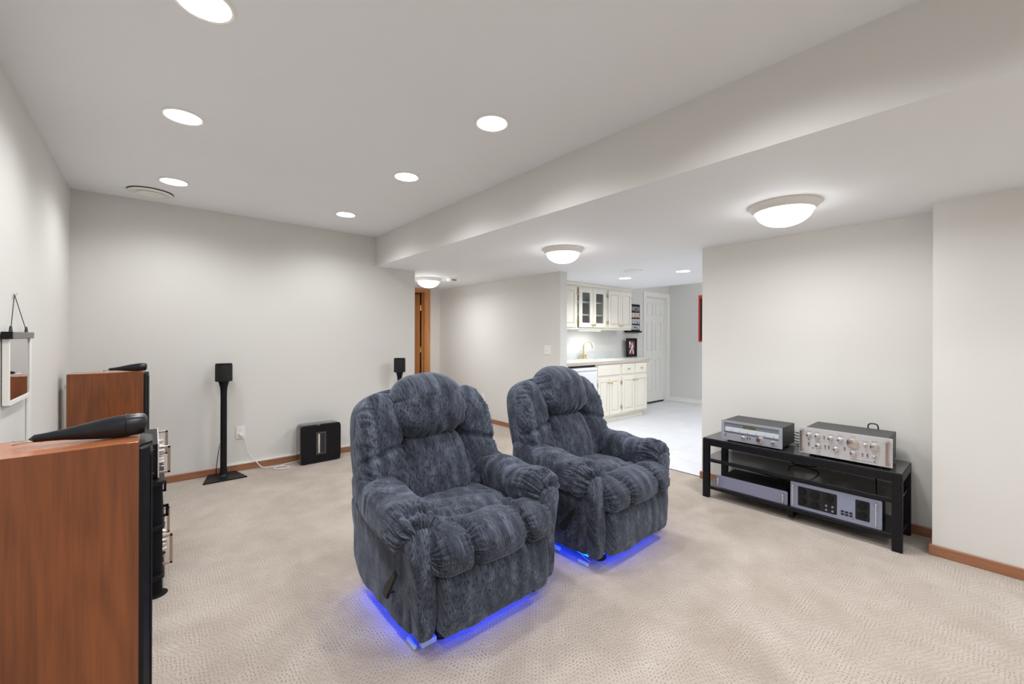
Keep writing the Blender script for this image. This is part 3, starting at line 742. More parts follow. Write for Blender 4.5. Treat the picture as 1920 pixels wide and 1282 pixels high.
# ------------------------------------------------------------------ small speakers on stands
def stand(label, loc, rz=0, group='black speaker stands by the back wall'):
    t = thing('speaker_stand', label, 'speaker stand', loc, rz, group)
    b = B(); prism(b, [(-.165, -.14), (.165, -.14), (.10, .15), (-.10, .15)], 'z', 0, .012, bev=.003)
    obj('base', b, M['black'], t)
    b = B()
    pr = [(.052, .012), (.040, .018), (.031, .04), (.0255, .09), (.025, .74), (.026, .79), (.030, .825), (.040, .865), (.042, .875), (0, .875)]
    lathe(b, pr, seg=28)
    for v in b.verts: v.co.y *= .75
    obj('pole', b, M['black'], t, True); return t
def small_speaker(label, loc, rz):
    t = thing('bookshelf_speaker', label, 'speaker', loc, rz, 'small black speakers on stands')
    b = B(); prism(b, rrect(-.059, .059, -.059, .059, .042, 8), 'z', 0, .150, bev=.004); obj('grille', b, M['grille'], t, True)
    b = B(); prism(b, rrect(-.058, .058, -.058, .058, .041, 8), 'z', .150, .163, bev=.004); obj('top_cap', b, M['black'], t, True)
st1 = stand('black speaker stand beside the white wall outlet', (.50, 4.62, 0)); small_speaker('small black speaker on the stand beside the wall outlet', (.50, 4.62, .875), math.radians(38))
stand('black speaker stand hidden behind the nearer recliner', (2.18, 4.54, 0)); small_speaker('small black speaker showing above the nearer recliner', (2.18, 4.54, .875), math.radians(38))
b = B(); tube(b, smooth_path([(.475, 4.66, .30), (.455, 4.69, .10), (.452, 4.70, .02), (.45, 4.715, .004)]), .003, 8)
so = obj('cord', b, M['black']); so.parent = st1; so.location = (-.50, -4.62, 0)

# subwoofer
t = thing('subwoofer', 'glossy black subwoofer with a slot, against the back wall', 'subwoofer', (1.315, 4.60, 0), math.radians(1))
b = B(); hw = .197
outer = rrect(-hw, hw, .004, .392, .035, 8); inner = rrect(-.034, .034, .10, .296, .012, 4)
prism(b, rrect(-hw, hw, .004, .392, .035, 8), 'y', -.075, .075, bev=.006)
body = obj('body', b, M['blackgloss'], t, True)
b = B()   # front face panel around slot
for d in ((-.19, -.048, .012, .384), (.048, .19, .012, .384), (-.048, .048, .012, .085), (-.048, .048, .311, .384)): bx(b, d[0], d[1], -.0775, -.0745, d[2], d[3], bev=.001)
obj('front_panel', b, M['black'], t)
b = B()
for d in ((-.048, -.034, .085, .311), (.034, .048, .085, .311), (-.034, .034, .085, .100), (-.034, .034, .296, .311)): bx(b, d[0], d[1], -.080, -.074, d[2], d[3], bev=.002)
obj('slot_frame', b, M['darkgrey'], t)
b = B(); bx(b, -.034, .034, -.0765, -.0755, .10, .296); obj('slot', b, M['hole'], t)
b = B(); bx(b, -.030, -.012, -.079, -.0765, .10, .294); obj('slot_wall', b, M['chrome'], t)
b = B(); 
for x in (-.15, .15): bx(b, x-.02, x+.02, -.06, .06, 0, .006)
obj('foot', b, M['blackmatte'], t)

# ------------------------------------------------------------------ outlets, switches, cord
def outlet(name, label, cat, loc, rz, kind='outlet', group=None):
    t = thing(name, label, cat, loc, rz)      # local: plate in the x-z plane facing -y
    w_ = .036 if kind == 'outlet' else .058
    b = B(); bx(b, -w_, w_, -.006, 0, -.058, .058, bev=.002); obj('plate', b, M['plate'], t)
    if kind == 'outlet':
        for z in (-.02, .02):
            b = B(); prism(b, rrect(-.017, .017, z-.014, z+.014, .008, 4), 'y', -.008, -.006); s = obj('socket', b, M['plate'], t)
            b = B()
            for x in (-.006, .006): bx(b, x-.001, x+.001, -.0085, -.0078, z-.002, z+.006)
            lathe(b, [(.002, -.0085), (.002, -.0078)], (0, 0, z-.008), 'y', 8)
            obj('slots', b, M['hole'], s)
    else:
        for x in (-.024, .024):
            b = B(); bx(b, x-.005, x+.005, -.008, -.006, -.012, .012); bx(b, x-.003, x+.003, -.016, -.006, -.001, .007, bev=.001); obj('toggle', b, M['plate'], t)
    return t
outlet('wall_outlet', 'white wall outlet with a cord plugged in, right of the speaker stand', 'outlet', (.647, YB-.0005, .365), 0)
outlet('wall_outlet', 'small white outlet low on the hallway wall between the recliners', 'outlet', (XH-.0005, 5.16, .36), math.radians(-90))
outlet('light_switch', 'white double light switch on the hallway wall near its corner', 'light switch', (XH-.0005, 3.785, 1.118), math.radians(-90), 'switch')
t = thing('white_cable', 'white power cable running from the outlet to the subwoofer', 'cable', (0, 0, 0))
b = B(); bx(b, .634, .66, YB-.04, YB-.009, .335, .358, bev=.004); obj('plug', b, M['whiteplastic'], t)
b = B(); tube(b, smooth_path([(.648, YB-.036, .345), (.668, YB-.045, .33), (.685, YB-.05, .26), (.70, YB-.05, .17), (.76, YB-.05, .09), (.82, YB-.07, .015), (.92, YB-.10, .006), (1.00, YB-.13, .006), (1.03, YB-.21, .006), (.95, YB-.22, .006), (.90, YB-.17, .006), (.97, YB-.10, .006), (1.08, YB-.06, .006), (1.16, YB-.05, .006)], 10), .0045, 8); obj('cable', b, M['whiteplastic'], t, True)

# ------------------------------------------------------------------ media stand with hi-fi
SX0, SX1, SY0, SY1, SZ = 3.405, 3.785, .385, 1.585, .478
t = thing('media_stand', 'low black media stand with smoked glass shelves by the right wall', 'media stand', (0, 0, 0))
for x0, x1 in ((SX0, SX0+.035), (SX1-.035, SX1)):
    for y0, y1 in ((SY0, SY0+.05), (SY1-.05, SY1)):
        b = B(); bx(b, x0, x1, y0, y1, .0, SZ-.006, bev=.004); obj('leg', b, M['black'], t)
b = B(); bx(b, SX0+.001, SX0+.03, SY0+.04, SY1-.04, SZ-.058, SZ-.007, bev=.003); bx(b, SX1-.03, SX1-.001, SY0+.04, SY1-.04, SZ-.058, SZ-.007, bev=.003)
bx(b, SX0+.03, SX1-.03, SY0+.001, SY0+.03, SZ-.058, SZ-.007); bx(b, SX0+.03, SX1-.03, SY1-.03, SY1-.001, SZ-.058, SZ-.007); obj('top_frame', b, M['black'], t)
b = B(); bx(b, SX0+.004, SX1-.004, SY0+.004, SY1-.004, SZ-.006, SZ, bev=.002); obj('top_panel', b, plain('stand_top', (.03, .032, .034), .22, var=.05, coat=.3), t)
for z in (.310, .092):
    b = B(); bx(b, SX0+.012, SX1-.012, SY0+.01, SY1-.01, z, z+.008, bev=.001); obj('glass_shelf', b, M['smoke'], t)
    b = B(); bx(b, SX0+.004, SX0+.020, SY0+.045, SY1-.045, z-.020, z-.001, bev=.002); bx(b, SX1-.02, SX1-.004, SY0+.045, SY1-.045, z-.02, z-.001, bev=.002); obj('shelf_rail', b, M['black'], t)
b = B(); bx(b, SX0+.02, SX1-.02, .955, .985, .02, .072, bev=.002); obj('centre_brace', b, M['black'], t)

def toggle(bm, x, y, z, s=1):
    tube(bm, [(x, y, z), (x-.015*s, y, z-.006)], [.002, .0028], 8)
# tuner
fx = 3.425
t = thing('stereo_tuner', 'silver faced stereo tuner with a wide dial, left on the media stand', 'tuner', (0, 0, 0))
z0, z1, y0, y1 = SZ+.012, SZ+.012+.150, 1.022, 1.445
b = B(); bx(b, fx+.006, fx+.30, y0+.008, y1-.008, z0+.002, z1-.002, bev=.002); obj('case', b, M['darkgrey'], t)
for yy in (y0+.05, y1-.05):
    for xx in (fx+.04, fx+.26):
        b = B(); lathe(b, [(.015, SZ), (.015, z0+.003)], (xx, yy, 0), seg=14); obj('foot', b, M['black'], t)
b = B()     # face as a frame around the dial window
wy0, wy1, wz0, wz1 = y0+.022, y1-.022, z0+.066, z0+.133
for d in ((y0, y1, z0, wz0), (y0, y1, wz1, z1), (y0, wy0, wz0, wz1), (wy1, y1, wz0, wz1)): bx(b, fx, fx+.006, d[0], d[1], d[2], d[3])
obj('faceplate', b, M['tunerface'], t)
b = B(); bx(b, fx+.0045, fx+.0065, wy0, wy1, wz0, wz1); w_ = obj('dial_window', b, M['dialgrey'], t)
b = B(); bx(b, fx+.003, fx+.0046, wy0+.002, wy1-.006, wz0+.004, wz0+.036); obj('dial_scale', b, M['dial'], w_)
b = B(); bx(b, fx+.003, fx+.0046, (wy0+wy1)/2-.035, (wy0+wy1)/2+.055, wz0+.038, wz0+.060); obj('meter', b, M['olive'], w_)
b = B(); bx(b, fx-.0015, fx, wy0, wy1, wz0-.007, wz0-.002); obj('bright_line', b, M['chrome'], t)
b = B()
for k in range(24):
    yy = wy0+.02+k*(wy1-wy0-.045)/23; hh = .008 if k % 4 else .014
    bx(b, fx+.0024, fx+.0031, yy-.0006, yy+.0006, wz0+.018, wz0+.018+hh)
for k in range(6): yy = wy0+.035+k*.058; bx(b, fx+.0024, fx+.0031, yy-.004, yy+.004, wz0+.008, wz0+.012)
obj('scale_marks', b, M['print'], w_)
for yf, zz, r, d in ((.62, .034, .0115, .016), (.34, .040, .0225, .024), (.135, .036, .011, .016)):
    b = B(); knob(b, fx, y0+yf*(y1-y0), z0+zz, r, d); obj('knob', b, M['knob'], t, True)
for yf in (.925, .545, .505):
    b = B(); bx(b, fx-.0008, fx, y0+yf*(y1-y0)-.003, y0+yf*(y1-y0)+.003, z0+.030, z0+.047); toggle(b, fx, y0+yf*(y1-y0), z0+.037); obj('switch', b, [M['hole']], t)
    b = B(); toggle(b, fx-.001, y0+yf*(y1-y0), z0+.035); obj('switch_tip', b, M['chrome'], t)
b = B()
for k in range(7): yy = y0+.03+k*.007; bx(b, fx-.0006, fx, yy, yy+.005, z0+.010, z0+.013)
obj('printed_marks', b, M['print'], t)

# preamplifier with rack handles
t = thing('stereo_preamplifier', 'wide silver preamplifier with many knobs and champagne handles, right on the media stand', 'amplifier', (0, 0, 0))
z0, z1, y0, y1 = SZ+.018, SZ+.018+.178, .432, .918
b = B(); bx(b, fx+.005, fx+.32, y0+.024, y1-.030, z0+.004, z1-.004, bev=.002); obj('case', b, M['darkgrey'], t)
for yy in (y0+.07, y1-.07):
    for xx in (fx+.04, fx+.28):
        b = B(); lathe(b, [(.018, SZ), (.018, z0+.005)], (xx, yy, 0), seg=14); obj('foot', b, M['black'], t)
b = B(); bx(b, fx-.001, fx+.005, y0, y1, z0, z1, bev=.001); obj('faceplate', b, M['silver'], t)
for yy in (y0+.020, y1-.020):
    b = B(); bx(b, fx-.045, fx-.034, yy-.007, yy+.007, z0+.016, z1-.016, bev=.002); bx(b, fx-.036, fx, yy-.006, yy+.006, z0+.016, z0+.028, bev=.001); bx(b, fx-.036, fx, yy-.006, yy+.006, z1-.028, z1-.016, bev=.001); obj('handle', b, M['handle'], t)
W_ = y1-y0; H_ = z1-z0
ks = [(.115, .72, .013), (.215, .72, .013), (.365, .70, .013), (.470, .70, .014), (.605, .66, .028), (.735, .66, .009), (.825, .64, .020),
      (.225, .36, .014), (.425, .33, .014), (.610, .28, .015), (.825, .29, .009)]
for yf, zf, r in ks:
    b = B(); knob(b, fx-.001, y1-yf*W_, z0+zf*H_, r, .020); obj('knob', b, M['knob'], t, True)
for yf, zf in ((.115, .36), (.292, .70), (.305, .36), (.345, .36), (.520, .40), (.705, .29), (.755, .29)):
    b = B(); yy = y1-yf*W_; zz = z0+zf*H_; bx(b, fx-.0018, fx-.001, yy-.0032, yy+.0032, zz-.011, zz+.011); s = obj('switch', b, M['hole'], t)
    b = B(); toggle(b, fx-.001, yy, zz+.002); obj('switch_tip', b, M['chrome'], s)
for yf, zf in ((.115, .55), (.165, .24), (.825, .12)):
    b = B(); lathe(b, [(.0035, -.0025), (.0035, -.001)], (fx, y1-yf*W_, z0+zf*H_), 'x', 10); obj('jack', b, M['hole'], t)
b = B(); random.seed(3)
for yf, zf, r in ks:
    yy = y1-yf*W_; zz = z0+zf*H_+r+.011
    if zz > z1-.006: continue
    for k in range(3): bx(b, fx-.0015, fx-.001, yy-.013+k*.009, yy-.007+k*.009, zz, zz+.0022)
for k in range(14): yy = y0+.075+k*.0095; bx(b, fx-.0015, fx-.001, yy, yy+.006, z0+.013, z0+.016)
obj('printed_marks', b, M['print'], t)
for z in (.045, .115):
    b = B(); tube(b, [(fx+.02, y0+.026, z0+z), (fx+.02, y0-.002, z0+z)], .0025, 6); obj('side_screw', b, M['black'], t)
b = B(); tube(b, smooth_path([(fx+.325, .60, z0+.16), (fx+.335, .60, z0+.195), (fx+.335, .575, z0+.205), (fx+.335, .55, z0+.19), (fx+.33, .55, z0+.10), (fx+.34, .56, .30)]), .004, 8)
tag(obj('signal_cable', b, M['black']), 'black cable looping up behind the silver preamplifier', 'cable')
b = B()
for k in range(4): tube(b, smooth_path([(fx+.31, 1.03+.01*k, SZ+.09-.02*k), (fx+.33, .99, SZ+.075-.02*k), (fx+.30+.01*k, .955, SZ+.04), (fx+.32, .95-.005*k, SZ+.007), (fx+.27, .975+.01*k, SZ+.008)]), .0035, 8)
tag(obj('signal_cable', b, M['black']), 'tangle of dark cables between the tuner and the preamplifier', 'cable')

def round_handle(bm, x, y, z0, z1, out=.030, r=.0045):
    tube(bm, smooth_path([(x, y, z0), (x-out*.8, y, z0+.002), (x-out, y, z0+.012), (x-out, y, z1-.012), (x-out*.8, y, z1-.002), (x, y, z1)], 6), r, 12)
# blank-faced power amplifier, lower left
t = thing('power_amplifier', 'flat lilac-grey amplifier with two small handles, lower left shelf', 'amplifier', (0, 0, 0))
z0, z1, y0, y1 = .102, .196, .988, 1.480
b = B(); bx(b, fx+.004, fx+.28, y0+.025, y1-.025, z0+.003, z1-.006, bev=.002); obj('case', b, M['black'], t)
b = B(); prism(b, rrect(y0, y1, z0, z1, .006, 3), 'x', fx-.001, fx+.004); obj('faceplate', b, M['bluesilver'], t)
for yy in (y0+.022, y1-.022):
    b = B(); round_handle(b, fx, yy, z0+.018, z1-.018); obj('handle', b, M['chrome'], t, True)
# control amplifier, lower right
t = thing('control_amplifier', 'tall blue-grey amplifier with black dial panels, lower right shelf', 'amplifier', (0, 0, 0))
z0, z1, y0, y1 = .102, .282, .480, .970
b = B(); bx(b, fx+.004, fx+.30, y0+.025, y1-.025, z0+.003, z1-.006, bev=.002); obj('case', b, M['black'], t)
b = B(); prism(b, rrect(y0, y1, z0, z1, .008, 3), 'x', fx-.001, fx+.004); obj('faceplate', b, M['bluesilver2'], t)
for yy in (y0+.026, y1-.022):
    b = B(); round_handle(b, fx, yy, z0+.022, z1-.022); obj('handle', b, M['chrome'], t, True)
W_ = y1-y0
def panel(name, f0, f1, za, zb):
    b = B(); prism(b, rrect(y1-f1*W_, y1-f0*W_, z0+za, z0+zb, .006, 3), 'x', fx-.003, fx-.001); return obj(name, b, M['plastic'], t)
p1 = panel('dial_panel', .092, .540, .022, .155); p2 = panel('dial_panel', .735, .880, .030, .155)
for yf, zz, p in ((.145, .125, p1), (.145, .058, p1), (.295, .120, p1), (.295, .050, p1), (.460, .120, p1), (.805, .125, p2), (.805, .062, p2)):
    b = B(); lathe(b, [(.021, -.003), (.021, -.012), (.019, -.016), (.0, -.016)], (fx, y1-yf*W_, z0+zz), 'x', 28); obj('dial', b, M['black'], p, True)
for yf in (.425, .425, .495, .495):
    pass
for yf in (.425, .495):
    for zz in (.040, .068):
        b = B(); lathe(b, [(.007, -.003), (.006, -.012), (0, -.013)], (fx, y1-yf*W_, z0+zz), 'x', 16); obj('small_knob', b, M['bluesilver'], p1, True)
b = B()
for yf in (.222, .372):
    for k in range(8): yy = y1-yf*W_; bx(b, fx-.0045, fx-.003, yy-.006, yy+.006, z0+.036+k*.014, z0+.043+k*.014)
obj('button_rows', b, M['hole'], p1)
for i in range(3):
    for zz in (.035, .053):
        b = B(); yy = y1-(.600+.045*i)*W_; bx(b, fx-.006, fx-.001, yy-.008, yy+.008, z0+zz, z0+zz+.010, bev=.001); obj('push_button', b, M['plastic'], t)
b = B(); yy = y1-.715*W_; bx(b, fx-.0015, fx-.001, yy-.003, yy+.003, z0+.020, z0+.024); obj('jack', b, M['hole'], t)
b = B(); tube(b, smooth_path([(fx+.30, 1.35, .20), (fx+.26, 1.25, .21), (fx+.24, 1.10, .205), (fx+.28, .98, .20), (fx+.30, .95, .15)]), .004, 8)
tag(obj('power_cable', b, M['black']), 'black cable lying across the lower left amplifier', 'cable')
b = B(); tube(b, smooth_path([(fx+.33, 1.02, .44), (fx+.32, .93, .41), (fx+.32, .88, .345), (fx+.32, .95, .325), (fx+.32, 1.05, .33), (fx+.33, 1.08, .38)]), .004, 8)
tag(obj('power_cable', b, M['black']), 'black cable loop hanging above the middle glass shelf of the stand', 'cable')

# ------------------------------------------------------------------ kitchen
KF = 3.84   # front of base cabinets
def raised_door(bm, x0, x1, z0, z1, y, rail=.055):
    bx(bm, x0, x1, y-.011, y, z0, z1)
    bx(bm, x0, x0+rail, y-.020, y-.011, z0, z1, bev=.002); bx(bm, x1-rail, x1, y-.020, y-.011, z0, z1, bev=.002)
    bx(bm, x0+rail, x1-rail, y-.020, y-.011, z0, z0+rail, bev=.002); bx(bm, x0+rail, x1-rail, y-.020, y-.011, z1-rail, z1, bev=.002)
    bx(bm, x0+rail+.010, x1-rail-.010, y-.019, y-.011, z0+rail+.010, z1-rail-.010, bev=.007)
def gold_knob(parent, x, y, z):
    b = B(); lathe(b, [(.013, 0), (.013, -.002), (.006, -.004), (.005, -.014), (.014, -.018), (.016, -.024), (.010, -.030), (0, -.031)], (x, y, z), 'y', 18); obj('knob', b, M['brass'], parent, True)
def hinge(parent, x, y, z):
    b = B(); tube(b, [(x, y-.020, z-.028), (x, y-.020, z+.028)], .006, 8); bx(b, x-.008, x+.008, y-.020, y-.016, z-.024, z+.024); obj('hinge', b, M['brass'], parent)
def door_part(t, x0, x1, z0, z1, y, kx, kz, hx):
    b = B(); raised_door(b, x0, x1, z0, z1, y); d = obj('door', b, M['cream'], t); gold_knob(d, kx, y-.018, kz)
    for z in (z0+.09, z1-.09): hinge(d, hx, y+.002, z)
# base cabinets
t = thing('base_cabinet', 'cream base cabinet below the sink with a false drawer front', 'cabinet', (0, 0, 0))
b = B(); bx(b, 4.90, 5.495, KF, YK-.01, .09, .885); obj('carcass', b, M['cream'], t)
b = B(); bx(b, 4.90, 5.495, KF+.045, YK-.05, 0, .09); obj('toe_kick', b, M['cream'], t)
b = B(); bx(b, 4.925, 5.475, KF-.018, KF, .715, .868, bev=.004); obj('drawer_front', b, M['cream'], t)
door_part(t, 4.925, 5.195, .118, .675, KF, 5.165, .60, 4.925); door_part(t, 5.205, 5.475, .118, .675, KF, 5.235, .60, 5.480)
t = thing('base_cabinet', 'cream base cabinet with two knobbed drawers at the counter end', 'cabinet', (0, 0, 0))
b = B(); prism(b, [(5.497, KF), (6.235, KF), (6.84, YK-.01), (5.497, YK-.01)], 'z', .09, .885); obj('carcass', b, M['cream'], t)
b = B(); bx(b, 5.497, 6.18, KF+.045, YK-.05, 0, .09); bx(b, 5.497, 6.18, KF+.035, KF+.045, 0, .03); obj('toe_kick', b, M['cream'], t)
for x0, x1 in ((5.525, 5.855), (5.895, 6.210)):
    b = B(); bx(b, x0, x1, KF-.018, KF, .715, .868, bev=.004); d = obj('drawer', b, M['cream'], t); gold_knob(d, (x0+x1)/2, KF-.018, .792)
door_part(t, 5.525, 5.860, .118, .675, KF, 5.825, .61, 5.520); door_part(t, 5.872, 6.210, .118, .675, KF, 5.905, .61, 6.215)
# under-counter appliance
t = thing('mini_fridge', 'white under-counter appliance left of the sink cabinet', 'fridge', (0, 0, 0))
b = B(); bx(b, 4.30, 4.895, KF+.01, YK-.05, .02, .85, bev=.004); obj('body', b, M['appliance'], t)
b = B(); bx(b, 4.302, 4.893, KF-.03, KF+.008, .03, .80, bev=.006); bx(b, 4.335, 4.86, KF-.034, KF-.03, .06, .77, bev=.002); obj('door', b, M['appliance'], t)
b = B(); bx(b, 4.302, 4.893, KF-.036, KF+.008, .805, .845, bev=.008); obj('handle_rail', b, M['appliance'], t)
sbox('counter_gap_shade', (3.972, 4.895, KF+.02, YK-.3, .852, .884), M['hole'])  # dark block painted as the shaded gap between appliance and worktop
b = B(); bx(b, 3.972, 4.295, KF, YK-.01, .09, .885); bx(b, 3.972, 4.295, KF+.05, YK-.05, 0, .09); raised_door(b, 3.99, 4.28, .118, .675, KF)
tag(obj('base_cabinet', b, M['cream']), 'cream filler cabinet hidden behind the recliner, by the hallway wall end', 'cabinet')
# worktop
t = thing('countertop', 'white laminate countertop with beige front edge over cream cabinets', 'countertop', (0, 0, 0))
CX0, CX1, CY0 = 3.972, 6.285, 3.815
SK = (4.93, 5.42, 3.93, 4.30)
b = B()
prism(b, [(SK[1], CY0+.006), (CX1-.008, CY0+.006), (6.94, YK-.002), (SK[1], YK-.002)], 'z', .887, .929)
for d in ((CX0, SK[0], CY0+.006, YK-.002), (SK[0], SK[1], CY0+.006, SK[2]), (SK[0], SK[1], SK[3], YK-.002)): bx(b, d[0], d[1], d[2], d[3], .887, .929)
obj('worktop', b, M['laminate'], t)
b = B(); bx(b, CX0, CX1, CY0, CY0+.006, .885, .929, bev=.001); prism(b, [(CX1-.008, CY0+.006), (CX1, CY0+.002), (6.95, YK-.002), (6.94, YK-.002)], 'z', .885, .929); obj('edge_band', b, M['lamedge'], t)
b = B(); bx(b, CX0, CX1-.25, YK-.02, YK-.002, .929, 1.03, bev=.002); obj('backsplash', b, plain('backsplash_laminate', s2l(206, 208, 206), .35, var=.03), t)
b = B()
bx(b, SK[0]-.015, SK[1]+.015, SK[2]-.015, SK[2]+.01, .929, .936, bev=.003); bx(b, SK[0]-.015, SK[1]+.015, SK[3]-.01, SK[3]+.05, .929, .936, bev=.003)
bx(b, SK[0]-.015, SK[0]+.01, SK[2]+.01, SK[3]-.01, .929, .936, bev=.003); bx(b, SK[1]-.01, SK[1]+.015, SK[2]+.01, SK[3]-.01, .929, .936, bev=.003)
bx(b, SK[0]+.003, SK[1]-.003, SK[2]+.003, SK[3]-.003, .888, .892)
obj('sink', b, M['sink'], t)
# faucet
t = thing('faucet', 'tall brass gooseneck faucet with two handles at the kitchen sink', 'faucet', (5.20, 4.325, .936))
b = B(); prism(b, rrect(-.085, .085, -.024, .024, .02, 5), 'z', 0, .014, bev=.003); obj('base_plate', b, M['brass'], t)
b = B(); pts = [(0, 0, .014), (0, 0, .20)] + [(.075-.075*math.cos(a), -.0, .20+.075*math.sin(a)) for a in [PI*k/10 for k in range(1, 10)]] + [(.152, 0, .19), (.156, 0, .165)]
tube(b, [(p[0], p[1]-p[0]*.35, p[2]) for p in pts], [.016, .010] + [.008]*9 + [.008, .011], 12); obj('spout', b, M['brass'], t, True)
for x in (-.06, .06):
    b = B(); lathe(b, [(.015, .014), (.013, .03), (.010, .045), (.017, .052), (.017, .068), (0, .073)], (x, 0, 0), seg=16); tube(b, [(x-.022, 0, .062), (x+.022, 0, .062)], .004, 8); obj('tap_handle', b, M['brass'], t, True)
# backsplash outlet
outlet('wall_outlet', 'white outlet plate on the kitchen wall behind the faucet', 'outlet', (5.50, YK-.0005, 1.135), 0, 'switch')
# upper cabinets
KU, UZ0, UZ1 = 4.12, 1.40, 2.06
t = thing('upper_cabinet', 'cream upper cabinet partly hidden behind the hallway wall end', 'cabinet', (0, 0, 0))
b = B(); bx(b, 3.972, 4.790, KU, YK-.002, UZ0, UZ1); obj('carcass', b, M['cream'], t)
door_part(t, 4.42, 4.775, UZ0+.03, UZ1-.03, KU, 4.45, 1.52, 4.80); door_part(t, 4.03, 4.41, UZ0+.03, UZ1-.03, KU, 4.38, 1.52, 4.03)
t = thing('upper_cabinet', 'cream upper cabinet with two glass doors above the sink', 'cabinet', (0, 0, 0))
b = B()
bx(b, 4.792, 4.815, KU, YK-.002, UZ0, UZ1); bx(b, 5.505, 5.528, KU, YK-.002, UZ0, UZ1); bx(b, 4.815, 5.505, KU, YK-.002, UZ1-.03, UZ1); bx(b, 4.815, 5.505, KU, YK-.002, UZ0, UZ0+.025)
obj('carcass', b, M['cream'], t)
b = B(); bx(b, 4.815, 5.505, YK-.01, YK-.002, UZ0+.025, UZ1-.03); obj('back_panel', b, M['cabinside'], t)
for z in (1.615, 1.81):
    b = B(); bx(b, 4.816, 5.504, KU+.02, YK-.012, z, z+.02); obj('shelf', b, M['cream'], t)
for x0, x1, kx, hx in ((4.835, 5.158, 5.135, 4.822), (5.164, 5.490, 5.19, 5.500)):
    b = B(); z0, z1 = UZ0+.03, UZ1-.03; r = .072
    for d in ((x0, x0+r, z0, z1), (x1-r, x1, z0, z1), (x0+r, x1-r, z0, z0+r), (x0+r, x1-r, z1-r, z1)): bx(b, d[0], d[1], KU-.018, KU, d[2], d[3])
    d = obj('door', b, M['cream'], t)
    b = B(); bx(b, x0+r, x1-r, KU-.010, KU-.006, z0+r, z1-r); obj('glass', b, M['glass'], d)
    gold_knob(d, kx, KU-.018, 1.475)
    for z in (z0+.08, z1-.08): hinge(d, hx, KU+.002, z)
t = thing('upper_cabinet', 'cream upper cabinet with two solid doors nearest the card display', 'cabinet', (0, 0, 0))
b = B(); bx(b, 5.530, 6.208, KU, YK-.002, UZ0, UZ1); obj('carcass', b, M['cream'], t)
door_part(t, 5.550, 5.866, UZ0+.03, UZ1-.03, KU, 5.835, 1.475, 5.545); door_part(t, 5.872, 6.190, UZ0+.03, UZ1-.03, KU, 5.903, 1.475, 6.196)
b = B(); prism(b, [(KU-.03, ZB-.002), (KU-.03, ZB-.012), (KU-.004, UZ1-.004), (KU+.02, UZ1-.004), (KU+.02, UZ1+.001), (YK-.005, UZ1+.001), (YK-.005, ZB-.002)], 'x', 3.972, 6.208); struct('trim_7', b, M['cream'])
# things inside the glass cabinet
def bowl(name, label, x, z, r, h, mat, group=None, y=4.26):
    b = B(); lathe(b, [(r*.5, 0), (r*.55, .004), (r, h), (r*.94, h), (r*.5, .010), (0, .010)], (x, y, z), seg=24); tag(obj(name, b, mat, None, True), label, 'bowl' if name != 'plate' else 'plate', group)
bowl('glass_bowl', 'red glass dish on the middle cabinet shelf, seen through right door', 5.21, 1.635, .055, .045, M['redglass'])
bowl('glass_bowl', 'clear grey dish on the middle cabinet shelf, seen through left door', 4.98, 1.635, .06, .03, M['dinnerware'])
b = B(); bx(b, 4.915, 5.04, 4.25, 4.262, 1.425, 1.56, bev=.002); bx(b, 4.93, 5.025, 4.249, 4.25, 1.44, 1.545)
tag(obj('picture_frame', b, M['bluejar']), 'small dark framed picture on the lowest shelf inside the glass cabinet', 'picture frame')
for k in range(3):
    bowl('plate', 'grey plate in the short stack on the lowest shelf behind the right glass door', 5.33, 1.425+k*.012, .09, .016, M['dinnerware'], 'plates stacked in the glass cabinet')
for x in (5.0, 5.28):
    b = B(); lathe(b, [(.07, 1.831), (.075, 1.84), (.075, 1.93), (.06, 1.965), (0, 1.97)], (x, 4.27, 0), seg=24)
    tag(obj('dark_pot', b, M['bluejar'], None, True), 'dark round pot on the top cabinet shelf behind the %s glass door' % ('left' if x < 5.1 else 'right'), 'pot')
b = B(); bx(b, 4.95, 5.45, KU+.05, KU+.10, UZ0-.018, UZ0-.001, bev=.003)
t = tag(obj('under_cabinet_light', b, M['white']), 'slim white light strip under the upper cabinets above the sink', 'light')
b = B(); bx(b, 4.96, 5.44, KU+.055, KU+.095, UZ0-.020, UZ0-.018); obj('diffuser', b, M['glow'], t)

# card display and framed photo on the wall, banner on far wall
t = thing('card_display', 'black wall display holding four rows of small photo cards', 'wall display', (0, 0, 0))
X0, X1, Z0, Z1 = 6.405, 6.885, 1.37, 1.885; yw = YK
b = B(); bx(b, X0, X1, yw-.016, yw-.002, Z0+.03, Z1, bev=.001); obj('backing', b, M['black'], t)
b = B(); bx(b, X0, X1, yw-.06, yw-.016, Z0-.002, Z0+.03, bev=.001); obj('ledge', b, M['black'], t)
cols = [[s2l(220, 220, 230), s2l(60, 40, 60), s2l(235, 235, 240)], [s2l(220, 150, 90), s2l(235, 225, 220), s2l(70, 90, 70)],
        [s2l(150, 160, 170), s2l(220, 225, 230), s2l(120, 60, 50)], [s2l(110, 150, 190), s2l(220, 225, 225), s2l(60, 70, 90)]]
cm = [photo_mat('card_print', c, 28, i*7) for i, c in enumerate(cols)]
for r in range(4):
    for k in range(6):
        xa = X0+.012+k*.0765; za = Z1-.035-.113*(r+1)+.02
        b = B(); bx(b, xa, xa+.068, yw-.019, yw-.016, za, za+.088); obj('photo_card', b, cm[r], t)
t = thing('framed_photo', 'black framed photo of a baseball player standing on the counter', 'picture frame', (6.53, 4.33, .930))
b = B(); FH = .335
for d in ((-.158, -.112, 0, FH), (.112, .158, 0, FH), (-.112, .112, 0, .03), (-.112, .112, FH-.03, FH)): bx(b, d[0], d[1], -.018, 0, d[2], d[3], bev=.001)
obj('frame', b, M['black'], t)
b = B(); bx(b, -.112, .112, -.006, -.001, .03, FH-.03); obj('mat_board', b, M['navy'], t)
